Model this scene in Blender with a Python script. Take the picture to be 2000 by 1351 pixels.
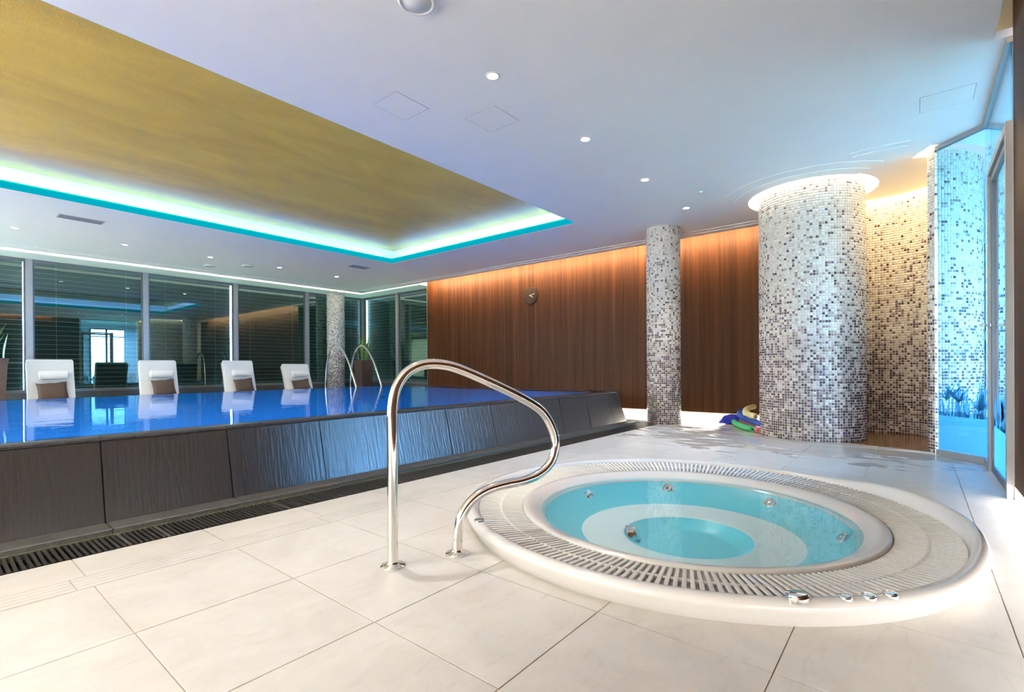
import bpy, math, random
import numpy as np
from mathutils import Vector, Matrix
random.seed(7)
rng = np.random.default_rng(7)
for o in list(bpy.data.objects):
    bpy.data.objects.remove(o)
scene = bpy.context.scene
COL = scene.collection
PI = math.pi
rad = math.radians

# ---------------------------------------------------------------- camera
F_PX, IMG_W = 965.14, 2000.0
yaw, pit, rol = rad(39.2585), rad(-0.111), rad(-0.336)
fw = Vector((math.cos(pit)*math.cos(yaw), math.cos(pit)*math.sin(yaw), math.sin(pit)))
r0 = Vector((math.sin(yaw), -math.cos(yaw), 0.0))
u0 = r0.cross(fw)
rt = r0*math.cos(rol) + u0*math.sin(rol)
up = -r0*math.sin(rol) + u0*math.cos(rol)
cd = bpy.data.cameras.new('camera')
cam = bpy.data.objects.new('camera', cd)
COL.objects.link(cam)
cam.matrix_world = Matrix(((rt.x, up.x, -fw.x, 0.0), (rt.y, up.y, -fw.y, 0.0), (rt.z, up.z, -fw.z, 1.0), (0, 0, 0, 1)))
cd.sensor_fit = 'HORIZONTAL'
cd.sensor_width = 36.0
cd.lens = F_PX/IMG_W*36.0
cd.shift_y = (718.49-675.5)/IMG_W
cd.clip_start, cd.clip_end = 0.05, 400
scene.camera = cam

# ---------------------------------------------------------------- world, exposure
SKY_STRENGTH = 55.0
w = bpy.data.worlds.new('daylight'); scene.world = w; w.use_nodes = True
nt = w.node_tree; nt.nodes.clear()
n_out = nt.nodes.new('ShaderNodeOutputWorld'); n_bg = nt.nodes.new('ShaderNodeBackground')
n_tc = nt.nodes.new('ShaderNodeTexCoord'); n_sep = nt.nodes.new('ShaderNodeSeparateXYZ'); n_rmp = nt.nodes.new('ShaderNodeValToRGB')
n_mr = nt.nodes.new('ShaderNodeMapRange'); n_mr.inputs[1].default_value = -1; n_mr.inputs[2].default_value = 1
nt.links.new(n_tc.outputs['Generated'], n_sep.inputs[0]); nt.links.new(n_sep.outputs[2], n_mr.inputs[0]); nt.links.new(n_mr.outputs[0], n_rmp.inputs[0])
n_rmp.color_ramp.elements[0].position = 0.47; n_rmp.color_ramp.elements[0].color = (0.16, 0.26, 0.12, 1)
n_rmp.color_ramp.elements[1].position = 0.52; n_rmp.color_ramp.elements[1].color = (0.52, 0.73, 1.0, 1)
nt.links.new(n_rmp.outputs[0], n_bg.inputs[0]); n_bg.inputs[1].default_value = SKY_STRENGTH
nt.links.new(n_bg.outputs[0], n_out.inputs[0])
scene.view_settings.view_transform = 'Standard'
scene.view_settings.look = 'None'
scene.view_settings.gamma = 1.0
scene.view_settings.use_curve_mapping = False
scene.view_settings.exposure = 1.05
cy = scene.cycles
cy.use_denoising = True
cy.max_bounces = 10; cy.diffuse_bounces = 4; cy.glossy_bounces = 4; cy.transmission_bounces = 4; cy.transparent_max_bounces = 14
cy.caustics_reflective = False; cy.caustics_refractive = False
cy.sample_clamp_indirect = 6.0

# ---------------------------------------------------------------- lights (the room's own lamps)
DOWN_W, COVE_W, FLOOR_LED, COFFER_LED, POOL_W = 78.0, 30.0, 9.0, 5.2, 88.0
def area(name, loc, direction, sx, sy, watts, col, along=None, spread=180):
    ld = bpy.data.lights.new(name, 'AREA'); ld.shape = 'RECTANGLE'; ld.size = sx; ld.size_y = sy
    ld.energy = watts; ld.color = col; ld.spread = rad(spread)
    ob = bpy.data.objects.new(name, ld); COL.objects.link(ob)
    z = -Vector(direction).normalized()
    x = Vector(along).normalized() if along else Vector((1, 0, 0))
    y = z.cross(x).normalized(); x = y.cross(z)
    ob.matrix_world = Matrix(((x.x, y.x, z.x, loc[0]), (x.y, y.y, z.y, loc[1]), (x.z, y.z, z.z, loc[2]), (0, 0, 0, 1)))
    return ob
CEIL = 3.42
ROW1 = [(-2.87+1.49*k, 2.715) for k in range(8)]
ROW2 = [(-2.9, 11.85), (-1.7, 11.85), (-0.33, 11.85), (1.17, 11.89), (2.68, 11.885), (4.17, 11.84), (5.66, 11.81), (7.2, 11.86)]
for (x, y) in ROW1+ROW2:
    ld = bpy.data.lights.new('downlight_beam', 'SPOT'); ld.energy = DOWN_W*(1.15 if 1 < x < 2 and y < 5 else 0.9 if y < 5 else 0.5); ld.color = (1.0, 0.965, 0.94)
    ld.spot_size = rad(72); ld.spot_blend = 0.7; ld.shadow_soft_size = 0.022
    ob = bpy.data.objects.new('downlight_beam', ld); COL.objects.link(ob); ob.location = (x, y, CEIL-0.03)
WARM = (1.0, 0.67, 0.38)
area('wood_cove_led', (9.29, 6.4, 3.5), (1, 0, 0.05), 9.4, 0.03, COVE_W*9.4, WARM, along=(0, 1, 0))
area('wood_cove_led', (0.1, -0.47, 3.5), (0, -1, 0.05), 8.2, 0.03, COVE_W*10.0, WARM, along=(1, 0, 0))
area('wood_plinth_led', (9.86, 6.4, 0.09), (-0.7, 0, -1), 9.4, 0.03, FLOOR_LED*9.4, (1.0, 0.9, 0.78), along=(0, 1, 0))
area('wood_plinth_led', (0.6, -0.66, 0.085), (0, 0.7, -1), 9.0, 0.03, FLOOR_LED*5.5, (1.0, 0.95, 0.9), along=(1, 0, 0))
BLUE = (0.10, 0.30, 1.0)
area('coffer_led', (2.0, 9.50, 3.50), (0, 0.25, 1), 10.2, 0.03, COFFER_LED*10.2, BLUE, along=(1, 0, 0))
area('coffer_led', (2.0, 4.33, 3.50), (0, -0.25, 1), 10.2, 0.03, COFFER_LED*10.2*0.7, BLUE, along=(1, 0, 0))
area('coffer_led', (7.22, 6.91, 3.50), (0.25, 0, 1), 4.9, 0.03, COFFER_LED*4.9, BLUE, along=(0, 1, 0))
# daylight enters the glass room through its own window: a portal only guides sampling
pl = area('window_portal', (7.1, -3.36, 1.7), (0, 1, 0), 2.1, 2.9, 1, (1, 1, 1), along=(1, 0, 0))
pl.data.cycles.is_portal = True

# ================================================================ helpers
def link(o, parent=None):
    COL.objects.link(o)
    if parent is not None:
        o.parent = parent
    return o
def mesh_np(name, V, Fc, mats, midx=None, smooth=False):
    me = bpy.data.meshes.new(name)
    me.from_pydata([tuple(v) for v in V], [], [tuple(f) for f in Fc])
    for m in (mats if isinstance(mats, (list, tuple)) else [mats]):
        me.materials.append(m)
    if midx is not None:
        me.polygons.foreach_set('material_index', midx)
    if smooth:
        me.polygons.foreach_set('use_smooth', [True]*len(me.polygons))
    me.update()
    return me
class MB:
    """collects simple solids into one mesh"""
    def __init__(s): s.V, s.F, s.M, s.S = [], [], [], []
    def add(s, V, Fc, mi=0, smooth=False):
        b = len(s.V); s.V += [tuple(v) for v in V]
        for f in Fc:
            s.F.append(tuple(i+b for i in f)); s.M.append(mi); s.S.append(smooth)
        return s
    def box(s, x0, x1, y0, y1, z0, z1, mi=0, bev=0.0):
        if bev <= 0:
            V = [(x, y, z) for z in (z0, z1) for y in (y0, y1) for x in (x0, x1)]
            return s.add(V, [(0, 2, 3, 1), (4, 5, 7, 6), (0, 1, 5, 4), (2, 6, 7, 3), (0, 4, 6, 2), (1, 3, 7, 5)], mi)
        b = bev; V = []
        X, Y, Z = (x0, x1), (y0, y1), (z0, z1)
        idx = {}
        for i in (0, 1):
            for j in (0, 1):
                for k in (0, 1):
                    sx, sy, sz = (1, -1)[i], (1, -1)[j], (1, -1)[k]
                    c = (X[i], Y[j], Z[k])
                    idx[(i, j, k, 0)] = len(V); V.append((c[0], c[1]+sy*b, c[2]+sz*b))
                    idx[(i, j, k, 1)] = len(V); V.append((c[0]+sx*b, c[1], c[2]+sz*b))
                    idx[(i, j, k, 2)] = len(V); V.append((c[0]+sx*b, c[1]+sy*b, c[2]))
        Fq = []
        def I(*a): return idx[a]
        def q(*f): Fq.append(f)
        q(I(0,0,0,0), I(0,0,1,0), I(0,1,1,0), I(0,1,0,0)); q(I(1,0,0,0), I(1,1,0,0), I(1,1,1,0), I(1,0,1,0))
        q(I(0,0,0,1), I(1,0,0,1), I(1,0,1,1), I(0,0,1,1)); q(I(0,1,0,1), I(0,1,1,1), I(1,1,1,1), I(1,1,0,1))
        q(I(0,0,0,2), I(0,1,0,2), I(1,1,0,2), I(1,0,0,2)); q(I(0,0,1,2), I(1,0,1,2), I(1,1,1,2), I(0,1,1,2))
        for j in (0, 1):
            for k in (0, 1):
                q(I(0,j,k,1), I(0,j,k,2), I(1,j,k,2), I(1,j,k,1)) if (j+k) % 2 == 0 else q(I(1,j,k,1), I(1,j,k,2), I(0,j,k,2), I(0,j,k,1))
        for i in (0, 1):
            for k in (0, 1):
                q(I(i,0,k,0), I(i,0,k,2), I(i,1,k,2), I(i,1,k,0)) if (i+k) % 2 == 1 else q(I(i,1,k,0), I(i,1,k,2), I(i,0,k,2), I(i,0,k,0))
        for i in (0, 1):
            for j in (0, 1):
                q(I(i,j,0,0), I(i,j,0,1), I(i,j,1,1), I(i,j,1,0)) if (i+j) % 2 == 0 else q(I(i,j,1,0), I(i,j,1,1), I(i,j,0,1), I(i,j,0,0))
        for i in (0, 1):
            for j in (0, 1):
                for k in (0, 1):
                    f = (I(i,j,k,0), I(i,j,k,1), I(i,j,k,2))
                    q(*(f if (i+j+k) % 2 == 1 else f[::-1]))
        return s.add(V, Fq, mi)
    def prism(s, poly, z0, z1, mi=0):
        n = len(poly)
        V = [(p[0], p[1], z0) for p in poly]+[(p[0], p[1], z1) for p in poly]
        Fq = [tuple(range(n))[::-1], tuple(range(n, 2*n))]+[(i, (i+1) % n, n+(i+1) % n, n+i) for i in range(n)]
        return s.add(V, Fq, mi)
    def hull8(s, bottom, top, mi=0):
        n = len(bottom)
        Fq = [tuple(range(n))[::-1], tuple(range(n, 2*n))]+[(i, (i+1) % n, n+(i+1) % n, n+i) for i in range(n)]
        return s.add(list(bottom)+list(top), Fq, mi)
    def lathe(s, prof, n=32, c=(0, 0, 0), axis='z', mi=0, smooth=True, a0=0.0, a1=None, cap=False):
        full = a1 is None
        m = n if full else n+1
        V = []
        for k in range(m):
            a = a0+(2*PI*k/n if full else (a1-a0)*k/n)
            for (r, z) in prof:
                p = (r*math.cos(a), r*math.sin(a), z)
                if axis == 'x': p = (p[2], p[0], p[1])
                if axis == 'y': p = (p[1], p[2], p[0])
                V.append((c[0]+p[0], c[1]+p[1], c[2]+p[2]))
        P = len(prof); Fq = []
        for k in range(n):
            k2 = (k+1) % m
            for j in range(P-1):
                Fq.append((k*P+j, k2*P+j, k2*P+j+1, k*P+j+1))
        return s.add(V, Fq, mi, smooth)
    def tube(s, pts, r, n=12, mi=0, caps=True, closed=False):
        pts = [Vector(p) for p in pts]; N = len(pts); rs = r if isinstance(r, (list, tuple)) else [r]*N
        V = []; prev = None
        for i, p in enumerate(pts):
            t = ((pts[(i+1) % N] if closed else pts[min(i+1, N-1)])-(pts[i-1] if (closed or i) else pts[0])).normalized()
            if prev is None:
                a = Vector((0, 0, 1)) if abs(t.z) < 0.9 else Vector((1, 0, 0))
                x = t.cross(a).normalized()
            else:
                x = (prev-t*prev.dot(t)).normalized()
            prev = x; y = t.cross(x)
            for k in range(n):
                a = 2*PI*k/n
                V.append(p+(x*math.cos(a)+y*math.sin(a))*rs[i])
        Fq = [(i*n+k, i*n+(k+1) % n, ((i+1) % N)*n+(k+1) % n, ((i+1) % N)*n+k) for i in range(N if closed else N-1) for k in range(n)]
        s.add(V, Fq, mi, True)
        if caps and not closed:
            s.F.append(tuple(len(s.V)-N*n+k for k in range(n))[::-1]); s.M.append(mi); s.S.append(False)
            s.F.append(tuple(len(s.V)-n+k for k in range(n))); s.M.append(mi); s.S.append(False)
        return s
    def mesh(s, name, mats):
        me = mesh_np(name, s.V, s.F, mats, s.M)
        me.polygons.foreach_set('use_smooth', s.S)
        return me
    def obj(s, name, mats, parent=None, loc=None):
        o = bpy.data.objects.new(name, s.mesh(name, mats)); link(o, parent)
        if loc: o.location = loc
        return o
def spline(pts, sub=8, closed=False):
    P = [Vector(p) for p in pts]; out = []; n = len(P)
    for i in range(n if closed else n-1):
        if closed: a, b, c, d = P[i-1], P[i], P[(i+1) % n], P[(i+2) % n]
        else: a, b, c, d = P[max(i-1, 0)], P[i], P[i+1], P[min(i+2, n-1)]
        for k in range(sub):
            t = k/sub
            out.append(0.5*((2*b)+(c-a)*t+(2*a-5*b+4*c-d)*t*t+(3*b-a-3*c+d)*t**3))
    if not closed: out.append(P[-1])
    return out
def tag(o, label=None, cat=None, group=None, kind=None):
    if label: o['label'] = label
    if cat: o['category'] = cat
    if group: o['group'] = group
    if kind: o['kind'] = kind
    return o
def empty(name, loc=(0, 0, 0), rz=0.0):
    o = bpy.data.objects.new(name, None); COL.objects.link(o); o.location = loc; o.rotation_euler = (0, 0, rz)
    o.empty_display_size = 0.1
    return o
def clone(o, parent=None):
    c = o.copy(); COL.objects.link(c)
    if parent is not None:
        c.parent = parent
    for ch in list(o.children):
        clone(ch, c)
    return c
def flat_mesh(name, outer, holes, z0, z1, mats):
    """a plate with holes, filled by a 2D curve and turned into a mesh"""
    cu = bpy.data.curves.new(name, 'CURVE'); cu.dimensions = '2D'; cu.fill_mode = 'BOTH'; cu.extrude = abs(z1-z0)/2
    for poly in [outer]+holes:
        sp = cu.splines.new('POLY'); sp.points.add(len(poly)-1)
        for p, q in zip(sp.points, poly): p.co = (q[0], q[1], 0, 1)
        sp.use_cyclic_u = True
    ob = bpy.data.objects.new(name, cu); COL.objects.link(ob)
    dg = bpy.context.evaluated_depsgraph_get()
    me = bpy.data.meshes.new_from_object(ob.evaluated_get(dg))
    bpy.data.objects.remove(ob); bpy.data.curves.remove(cu)
    me.transform(Matrix.Translation((0, 0, (z0+z1)/2)))
    me.materials.clear()
    for m in (mats if isinstance(mats, list) else [mats]): me.materials.append(m)
    me.name = name
    return me
def pobj(mb, name, mat, parent):
    me = mb.mesh(name, mat); me.transform(Matrix.Translation(-Vector(parent.location)))
    o = bpy.data.objects.new(name, me); link(o, parent); return o
def circ(cx, cy_, r, n=64, a0=0.0, a1=2*PI, end=False):
    m = n+1 if end else n
    return [(cx+r*math.cos(a0+(a1-a0)*k/n), cy_+r*math.sin(a0+(a1-a0)*k/n)) for k in range(m)]

# ================================================================ materials
class NT:
    def __init__(s, name):
        s.m = bpy.data.materials.new(name); s.m.use_nodes = True
        s.t = s.m.node_tree; s.t.nodes.clear()
        s.out = s.n('ShaderNodeOutputMaterial')
    def n(s, typ, **kw):
        nd = s.t.nodes.new(typ)
        for k, v in kw.items(): setattr(nd, k, v)
        return nd
    def l(s, a, b): s.t.links.new(a, b)
    def coord(s, scale=(1, 1, 1), which='Object', rot=(0, 0, 0)):
        tc = s.n('ShaderNodeTexCoord'); mp = s.n('ShaderNodeMapping')
        mp.inputs['Scale'].default_value = scale; mp.inputs['Rotation'].default_value = rot
        s.l(tc.outputs[which], mp.inputs[0]); return mp.outputs[0]
    def noise(s, vec, scale=5, detail=4, rough=0.55, dist=0.0):
        nz = s.n('ShaderNodeTexNoise'); nz.inputs['Scale'].default_value = scale; nz.inputs['Detail'].default_value = detail
        nz.inputs['Roughness'].default_value = rough; nz.inputs['Distortion'].default_value = dist
        if vec is not None: s.l(vec, nz.inputs['Vector'])
        return nz.outputs['Fac']
    def ramp(s, fac, stops):
        r = s.n('ShaderNodeValToRGB'); e = r.color_ramp.elements
        e[0].position, e[0].color = stops[0][0], (*stops[0][1], 1)
        e[1].position, e[1].color = stops[-1][0], (*stops[-1][1], 1)
        for p, c in stops[1:-1]:
            x = e.new(p); x.color = (*c, 1)
        s.l(fac, r.inputs[0]); return r.outputs[0]
    def rng(s, fac, a, b, c, d):
        r = s.n('ShaderNodeMapRange'); s.l(fac, r.inputs[0])
        for i, v in enumerate((a, b, c, d)): r.inputs[i+1].default_value = v
        return r.outputs[0]
    def bump(s, h, strength=0.2, dist=0.01):
        b = s.n('ShaderNodeBump'); b.inputs['Strength'].default_value = strength; b.inputs['Distance'].default_value = dist
        s.l(h, b.inputs['Height']); return b.outputs[0]
    def math(s, op, a, b):
        m = s.n('ShaderNodeMath', operation=op)
        for i, v in enumerate((a, b)):
            if isinstance(v, (int, float)): m.inputs[i].default_value = v
            else: s.l(v, m.inputs[i])
        return m.outputs[0]
    def pbsdf(s, col=None, rough=None, metal=0.0, spec=0.5, normal=None, coat=0.0, link=True):
        b = s.n('ShaderNodeBsdfPrincipled')
        for key, v in (('Base Color', col), ('Roughness', rough)):
            if v is None: continue
            if isinstance(v, tuple): b.inputs[key].default_value = (*v, 1)
            elif isinstance(v, (int, float)): b.inputs[key].default_value = v
            else: s.l(v, b.inputs[key])
        b.inputs['Metallic'].default_value = metal; b.inputs['Specular IOR Level'].default_value = spec
        b.inputs['Coat Weight'].default_value = coat; b.inputs['Coat IOR'].default_value = 1.5 if coat < 0.95 else 1.75; b.inputs['Coat Roughness'].default_value = 0.08 if coat < 0.8 else 0.30
        if normal is not None: s.l(normal, b.inputs['Normal']); s.l(normal, b.inputs['Coat Normal'])
        if link: s.l(b.outputs[0], s.out.inputs[0])
        return b
def plain(name, col, rough=0.5, metal=0.0, var=0.08, scale=6.0, bump=0.0, spec=0.5, coat=0.0, stretch=(1, 1, 1)):
    t = NT(name); v = t.coord(stretch); f = t.noise(v, scale, 4)
    c = t.ramp(f, [(0.25, tuple(x*(1-var) for x in col)), (0.75, tuple(min(1, x*(1+var)) for x in col))])
    t.pbsdf(c, rough, metal, spec, t.bump(f, bump) if bump else None, coat)
    return t.m
def emit(name, col, strength):
    t = NT(name); e = t.n('ShaderNodeEmission'); e.inputs[0].default_value = (*col, 1); e.inputs[1].default_value = strength
    t.l(e.outputs[0], t.out.inputs[0]); return t.m
def schlick(t, ior, normal=None):
    g = t.n('ShaderNodeNewGeometry'); d = t.n('ShaderNodeVectorMath', operation='DOT_PRODUCT')
    t.l(g.outputs['Incoming'], d.inputs[0]); t.l(normal if normal is not None else g.outputs['Normal'], d.inputs[1])
    c = t.math('SUBTRACT', 1.0, t.math('MINIMUM', t.math('ABSOLUTE', d.outputs['Value'], 0), 1.0))
    f0 = ((ior-1)/(ior+1))**2
    return t.math('ADD', t.math('MULTIPLY', t.math('POWER', c, 5.0), 1-f0), f0)
def glass(name, tint, ior=1.5, rough=0.0, gloss=(1, 1, 1), floor_=0.0):
    t = NT(name); tr = t.n('ShaderNodeBsdfTransparent'); tr.inputs[0].default_value = (*tint, 1)
    gl = t.n('ShaderNodeBsdfGlossy'); gl.inputs['Roughness'].default_value = rough; gl.inputs[0].default_value = (*gloss, 1)
    mx = t.n('ShaderNodeMixShader')
    fac = t.math('MAXIMUM', schlick(t, ior), floor_)
    t.l(fac, mx.inputs[0]); t.l(tr.outputs[0], mx.inputs[1]); t.l(gl.outputs[0], mx.inputs[2]); t.l(mx.outputs[0], t.out.inputs[0])
    return t.m

M = {}
M['white_paint'] = plain('white_paint', (0.91, 0.91, 0.91), 0.6, var=0.015, scale=3)
# stone floor tiles: off-white with faint veining, wet near the shower
t = NT('stone_tile'); wc = t.coord((1, 1, 1), 'Object')
geo = t.n('ShaderNodeNewGeometry')
n1 = t.noise(geo.outputs['Position'], 3.0, 6, 0.65, 0.8); mp = t.n('ShaderNodeMapping'); mp.inputs['Scale'].default_value = (1.2, 6, 1); t.l(geo.outputs['Position'], mp.inputs[0])
n2 = t.noise(mp.outputs[0], 4.0, 8, 0.7, 1.2)
c1 = t.ramp(n1, [(0.3, (0.56, 0.535, 0.50)), (0.7, (0.655, 0.635, 0.605))])
c2 = t.ramp(n2, [(0.28, (0.80, 0.76, 0.72)), (0.46, (1, 1, 1)), (0.8, (1.0, 0.985, 0.96))])
mx = t.n('ShaderNodeMix', data_type='RGBA', blend_type='MULTIPLY'); mx.inputs[0].default_value = 0.55
t.l(c1, mx.inputs[6]); t.l(c2, mx.inputs[7])
# wet film: puddles around the shower opening, broken by noise
vd = t.n('ShaderNodeVectorMath', operation='DISTANCE'); mpw = t.n('ShaderNodeMapping'); mpw.inputs['Scale'].default_value = (1.0, 0.62, 1)
t.l(geo.outputs['Position'], mpw.inputs[0]); t.l(mpw.outputs[0], vd.inputs[0]); vd.inputs[1].default_value = (7.35, 0.70, 0)
mpn = t.n('ShaderNodeMapping'); mpn.inputs['Scale'].default_value = (2.6, 1.0, 1); t.l(geo.outputs['Position'], mpn.inputs[0])
nw = t.noise(mpn.outputs[0], 1.7, 4, 0.55, 0.7)
wet = t.math('ADD', nw, t.rng(vd.outputs['Value'], 0.3, 2.0, 0.20, -0.22))
wetf = t.rng(wet, 0.50, 0.535, 0.0, 1.0)
mw = t.n('ShaderNodeMix', data_type='RGBA', blend_type='MULTIPLY'); t.l(wetf, mw.inputs[0]); t.l(mx.outputs[2], mw.inputs[6]); mw.inputs[7].default_value = (0.84, 0.81, 0.78, 1)
rgh = t.rng(wetf, 0, 1, 0.34, 0.06)
t.pbsdf(mw.outputs[2], rgh, 0, 0.45, t.bump(n2, 0.04, 0.004))
M['stone_tile'] = t.m
M['joint'] = plain('tile_joint', (0.56, 0.48, 0.39), 0.8, var=0.1)
M['concrete'] = plain('screed', (0.40, 0.36, 0.31), 0.85)
# black slate with a running water film
t = NT('wet_slate'); v = t.coord((9, 9, 0.9), 'Object')
geo = t.n('ShaderNodeNewGeometry'); mp = t.n('ShaderNodeMapping'); mp.inputs['Scale'].default_value = (42, 3, 4); t.l(geo.outputs['Position'], mp.inputs[0])
ns = t.noise(mp.outputs[0], 1.0, 2, 0.5, 0.4); nf = t.noise(geo.outputs['Position'], 90, 3, 0.6)
mpb = t.n('ShaderNodeMapping'); mpb.inputs['Scale'].default_value = (1.0, 1, 0.35); t.l(geo.outputs['Position'], mpb.inputs[0])
nb = t.noise(mpb.outputs[0], 1.6, 3, 0.5, 0.5)
c = t.ramp(nf, [(0.3, (0.009, 0.009, 0.010)), (0.7, (0.018, 0.017, 0.018))])
h = t.math('ADD', t.math('MULTIPLY', ns, 1.0), t.math('MULTIPLY', nf, 0.5))
t.pbsdf(c, 0.36, 0, 0.4, t.bump(ns, 0.42, 0.008), coat=1.0)
M['wet_slate'] = t.m
t = NT('slate_edge'); geo = t.n('ShaderNodeNewGeometry'); nf = t.noise(geo.outputs['Position'], 60, 4, 0.6)
t.pbsdf(t.ramp(nf, [(0.3, (0.014, 0.014, 0.014)), (0.75, (0.045, 0.043, 0.04))]), 0.3, 0, 0.5, t.bump(nf, 0.5, 0.01)); M['slate'] = t.m
t = NT('kerb_stone'); geo = t.n('ShaderNodeNewGeometry'); nf = t.noise(geo.outputs['Position'], 40, 4, 0.65)
t.pbsdf(t.ramp(nf, [(0.3, (0.05, 0.047, 0.043)), (0.75, (0.11, 0.105, 0.095))]), 0.38, 0, 0.45, t.bump(nf, 0.4, 0.01)); M['kerb'] = t.m
M['grate_black'] = plain('black_grate_plastic', (0.018, 0.017, 0.016), 0.42, var=0.3, scale=20)
M['channel'] = plain('channel_algae', (0.10, 0.115, 0.05), 0.7, var=0.5, scale=9)
M['dark_channel'] = plain('dark_channel', (0.012, 0.012, 0.011), 0.6, var=0.3)
# walnut veneer
t = NT('walnut'); geo = t.n('ShaderNodeNewGeometry')
mp = t.n('ShaderNodeMapping'); mp.inputs['Scale'].default_value = (16, 16, 0.35); t.l(geo.outputs['Position'], mp.inputs[0])
mp2 = t.n('ShaderNodeMapping'); mp2.inputs['Scale'].default_value = (2.6, 2.6, 0.02); t.l(geo.outputs['Position'], mp2.inputs[0])
mp3 = t.n('ShaderNodeMapping'); mp3.inputs['Scale'].default_value = (70, 70, 2.0); t.l(geo.outputs['Position'], mp3.inputs[0])
na = t.noise(mp.outputs[0], 1.0, 6, 0.6, 0.5); nb = t.noise(mp2.outputs[0], 1.5, 2, 0.5); nc = t.noise(mp3.outputs[0], 1.0, 3, 0.6)
s_ = t.math('ADD', t.math('MULTIPLY', na, 0.5), t.math('ADD', t.math('MULTIPLY', nb, 0.35), t.math('MULTIPLY', nc, 0.15)))
c = t.ramp(s_, [(0.33, (0.018, 0.0060, 0.0016)), (0.48, (0.041, 0.0148, 0.0040)), (0.66, (0.086, 0.033, 0.0100))])
t.pbsdf(c, 0.5, 0, 0.12, t.bump(nc, 0.08, 0.003)); M['walnut'] = t.m
# brushed gold ceiling lining
t = NT('gold_lining'); geo = t.n('ShaderNodeNewGeometry'); mp = t.n('ShaderNodeMapping'); mp.inputs['Scale'].default_value = (1.0, 3.0, 1.0); t.l(geo.outputs['Position'], mp.inputs[0])
n1 = t.noise(mp.outputs[0], 0.55, 5, 0.6, 0.6); n2 = t.noise(geo.outputs['Position'], 90, 2, 0.7)
s_ = t.math('ADD', t.math('MULTIPLY', n1, 0.7), t.math('MULTIPLY', n2, 0.3))
c = t.ramp(s_, [(0.36, (0.39, 0.235, 0.026)), (0.62, (0.55, 0.345, 0.040))])
t.pbsdf(c, 0.55, 0.0, 0.4, t.bump(n2, 0.35, 0.01)); M['gold'] = t.m
M['alu'] = plain('grey_aluminium', (0.34, 0.35, 0.37), 0.4, 0.3, var=0.05)
M['alu_dark'] = plain('dark_aluminium', (0.13, 0.14, 0.15), 0.4, 0.4, var=0.05)
M['steel'] = plain('polished_steel', (0.80, 0.78, 0.75), 0.09, 1.0, var=0.03, scale=2)
M['chrome'] = plain('chrome', (0.86, 0.87, 0.88), 0.07, 1.0, var=0.02)
M['acrylic'] = plain('white_acrylic', (0.68, 0.675, 0.665), 0.16, 0.0, var=0.01, coat=0.3)
M['grate_white'] = plain('white_grate_plastic', (0.76, 0.75, 0.72), 0.38, var=0.02)
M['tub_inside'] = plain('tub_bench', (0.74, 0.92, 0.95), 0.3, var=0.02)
M['tub_wall'] = plain('tub_wall_aqua', (0.15, 0.66, 0.80), 0.3, var=0.03)  # white shell; shade and the water's cyan painted into its steep walls
M['leather'] = plain('white_leatherette', (0.74, 0.72, 0.68), 0.5, var=0.03, bump=0.03, scale=30)
M['dark_shell'] = plain('dark_shell', (0.03, 0.03, 0.033), 0.5, var=0.1)
M['brown_cloth'] = plain('brown_cloth', (0.062, 0.040, 0.028), 0.85, var=0.2, scale=60, bump=0.1)
M['planter'] = plain('brown_planter', (0.055, 0.031, 0.021), 0.6, var=0.25, scale=9, stretch=(1, 1, 8), bump=0.2)
M['soil'] = plain('soil', (0.02, 0.014, 0.01), 0.9, var=0.4, scale=40)
t = NT('leaf_green'); v = t.coord((1, 1, 7)); nf = t.noise(v, 5, 3); t.pbsdf(t.ramp(nf, [(0.35, (0.03, 0.09, 0.02)), (0.7, (0.16, 0.29, 0.055))]), 0.4); M['leaf'] = t.m
M['downlight_trim'] = plain('white_trim', (0.8, 0.8, 0.8), 0.4, var=0.02)
M['lens'] = emit('downlight_lens', (1.0, 0.95, 0.88), 14.0)
M['strip_white'] = emit('white_led_diffuser', (1.0, 0.93, 0.84), 0.7)
M['ring_white'] = emit('warm_led_diffuser', (1.0, 0.88, 0.70), 3.5)
M['curve_white'] = emit('shower_led_diffuser', (1.0, 0.68, 0.29), 19.0)
M['lip_cyan'] = emit('cyan_led_profile', (0.0, 0.50, 0.66), 0.42)  # coloured cast on the lip fascia put in as its own glow
M['lip_green'] = emit('green_led_line', (0.0, 0.80, 0.56), 0.45)
M['green_led'] = emit('green_pilot_led', (0.1, 0.9, 0.4), 3.0)
M['pool_lamp'] = emit('pool_lamp', (0.6, 0.85, 1.0), 9.0)
M['vent'] = plain('grey_vent', (0.30, 0.32, 0.35), 0.5, var=0.05)
M['speaker'] = plain('speaker_cloth', (0.62, 0.61, 0.60), 0.7, var=0.05, scale=80)
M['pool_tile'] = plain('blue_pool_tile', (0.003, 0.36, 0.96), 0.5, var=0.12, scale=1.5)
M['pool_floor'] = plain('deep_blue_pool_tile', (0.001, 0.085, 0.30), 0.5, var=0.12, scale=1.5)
M['slat_dark'] = plain('dark_blind_slat', (0.022, 0.024, 0.026), 0.45, var=0.15)
M['slat_edge'] = plain('grey_slat_edge', (0.30, 0.33, 0.35), 0.4, var=0.05)
M['plinth'] = plain('dark_plinth', (0.045, 0.05, 0.055), 0.5, var=0.1)
M['window_glass'] = glass('green_window_glass', (0.70, 0.82, 0.78), 1.5, 0.0, (0.80, 1.0, 0.94), 0.11)
M['room_glass'] = glass('blue_room_glass', (0.57, 0.77, 0.92), 1.5, 0.0, (0.95, 1, 1), 0.06)
M['clear_glass'] = glass('clear_glass', (0.93, 0.97, 0.97), 1.45)
t = NT('frosted_film'); d = t.n('ShaderNodeBsdfTranslucent'); d.inputs[0].default_value = (0.09, 0.27, 0.36, 1); d2 = t.n('ShaderNodeBsdfDiffuse'); d2.inputs[0].default_value = (0.14, 0.34, 0.43, 1)
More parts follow.
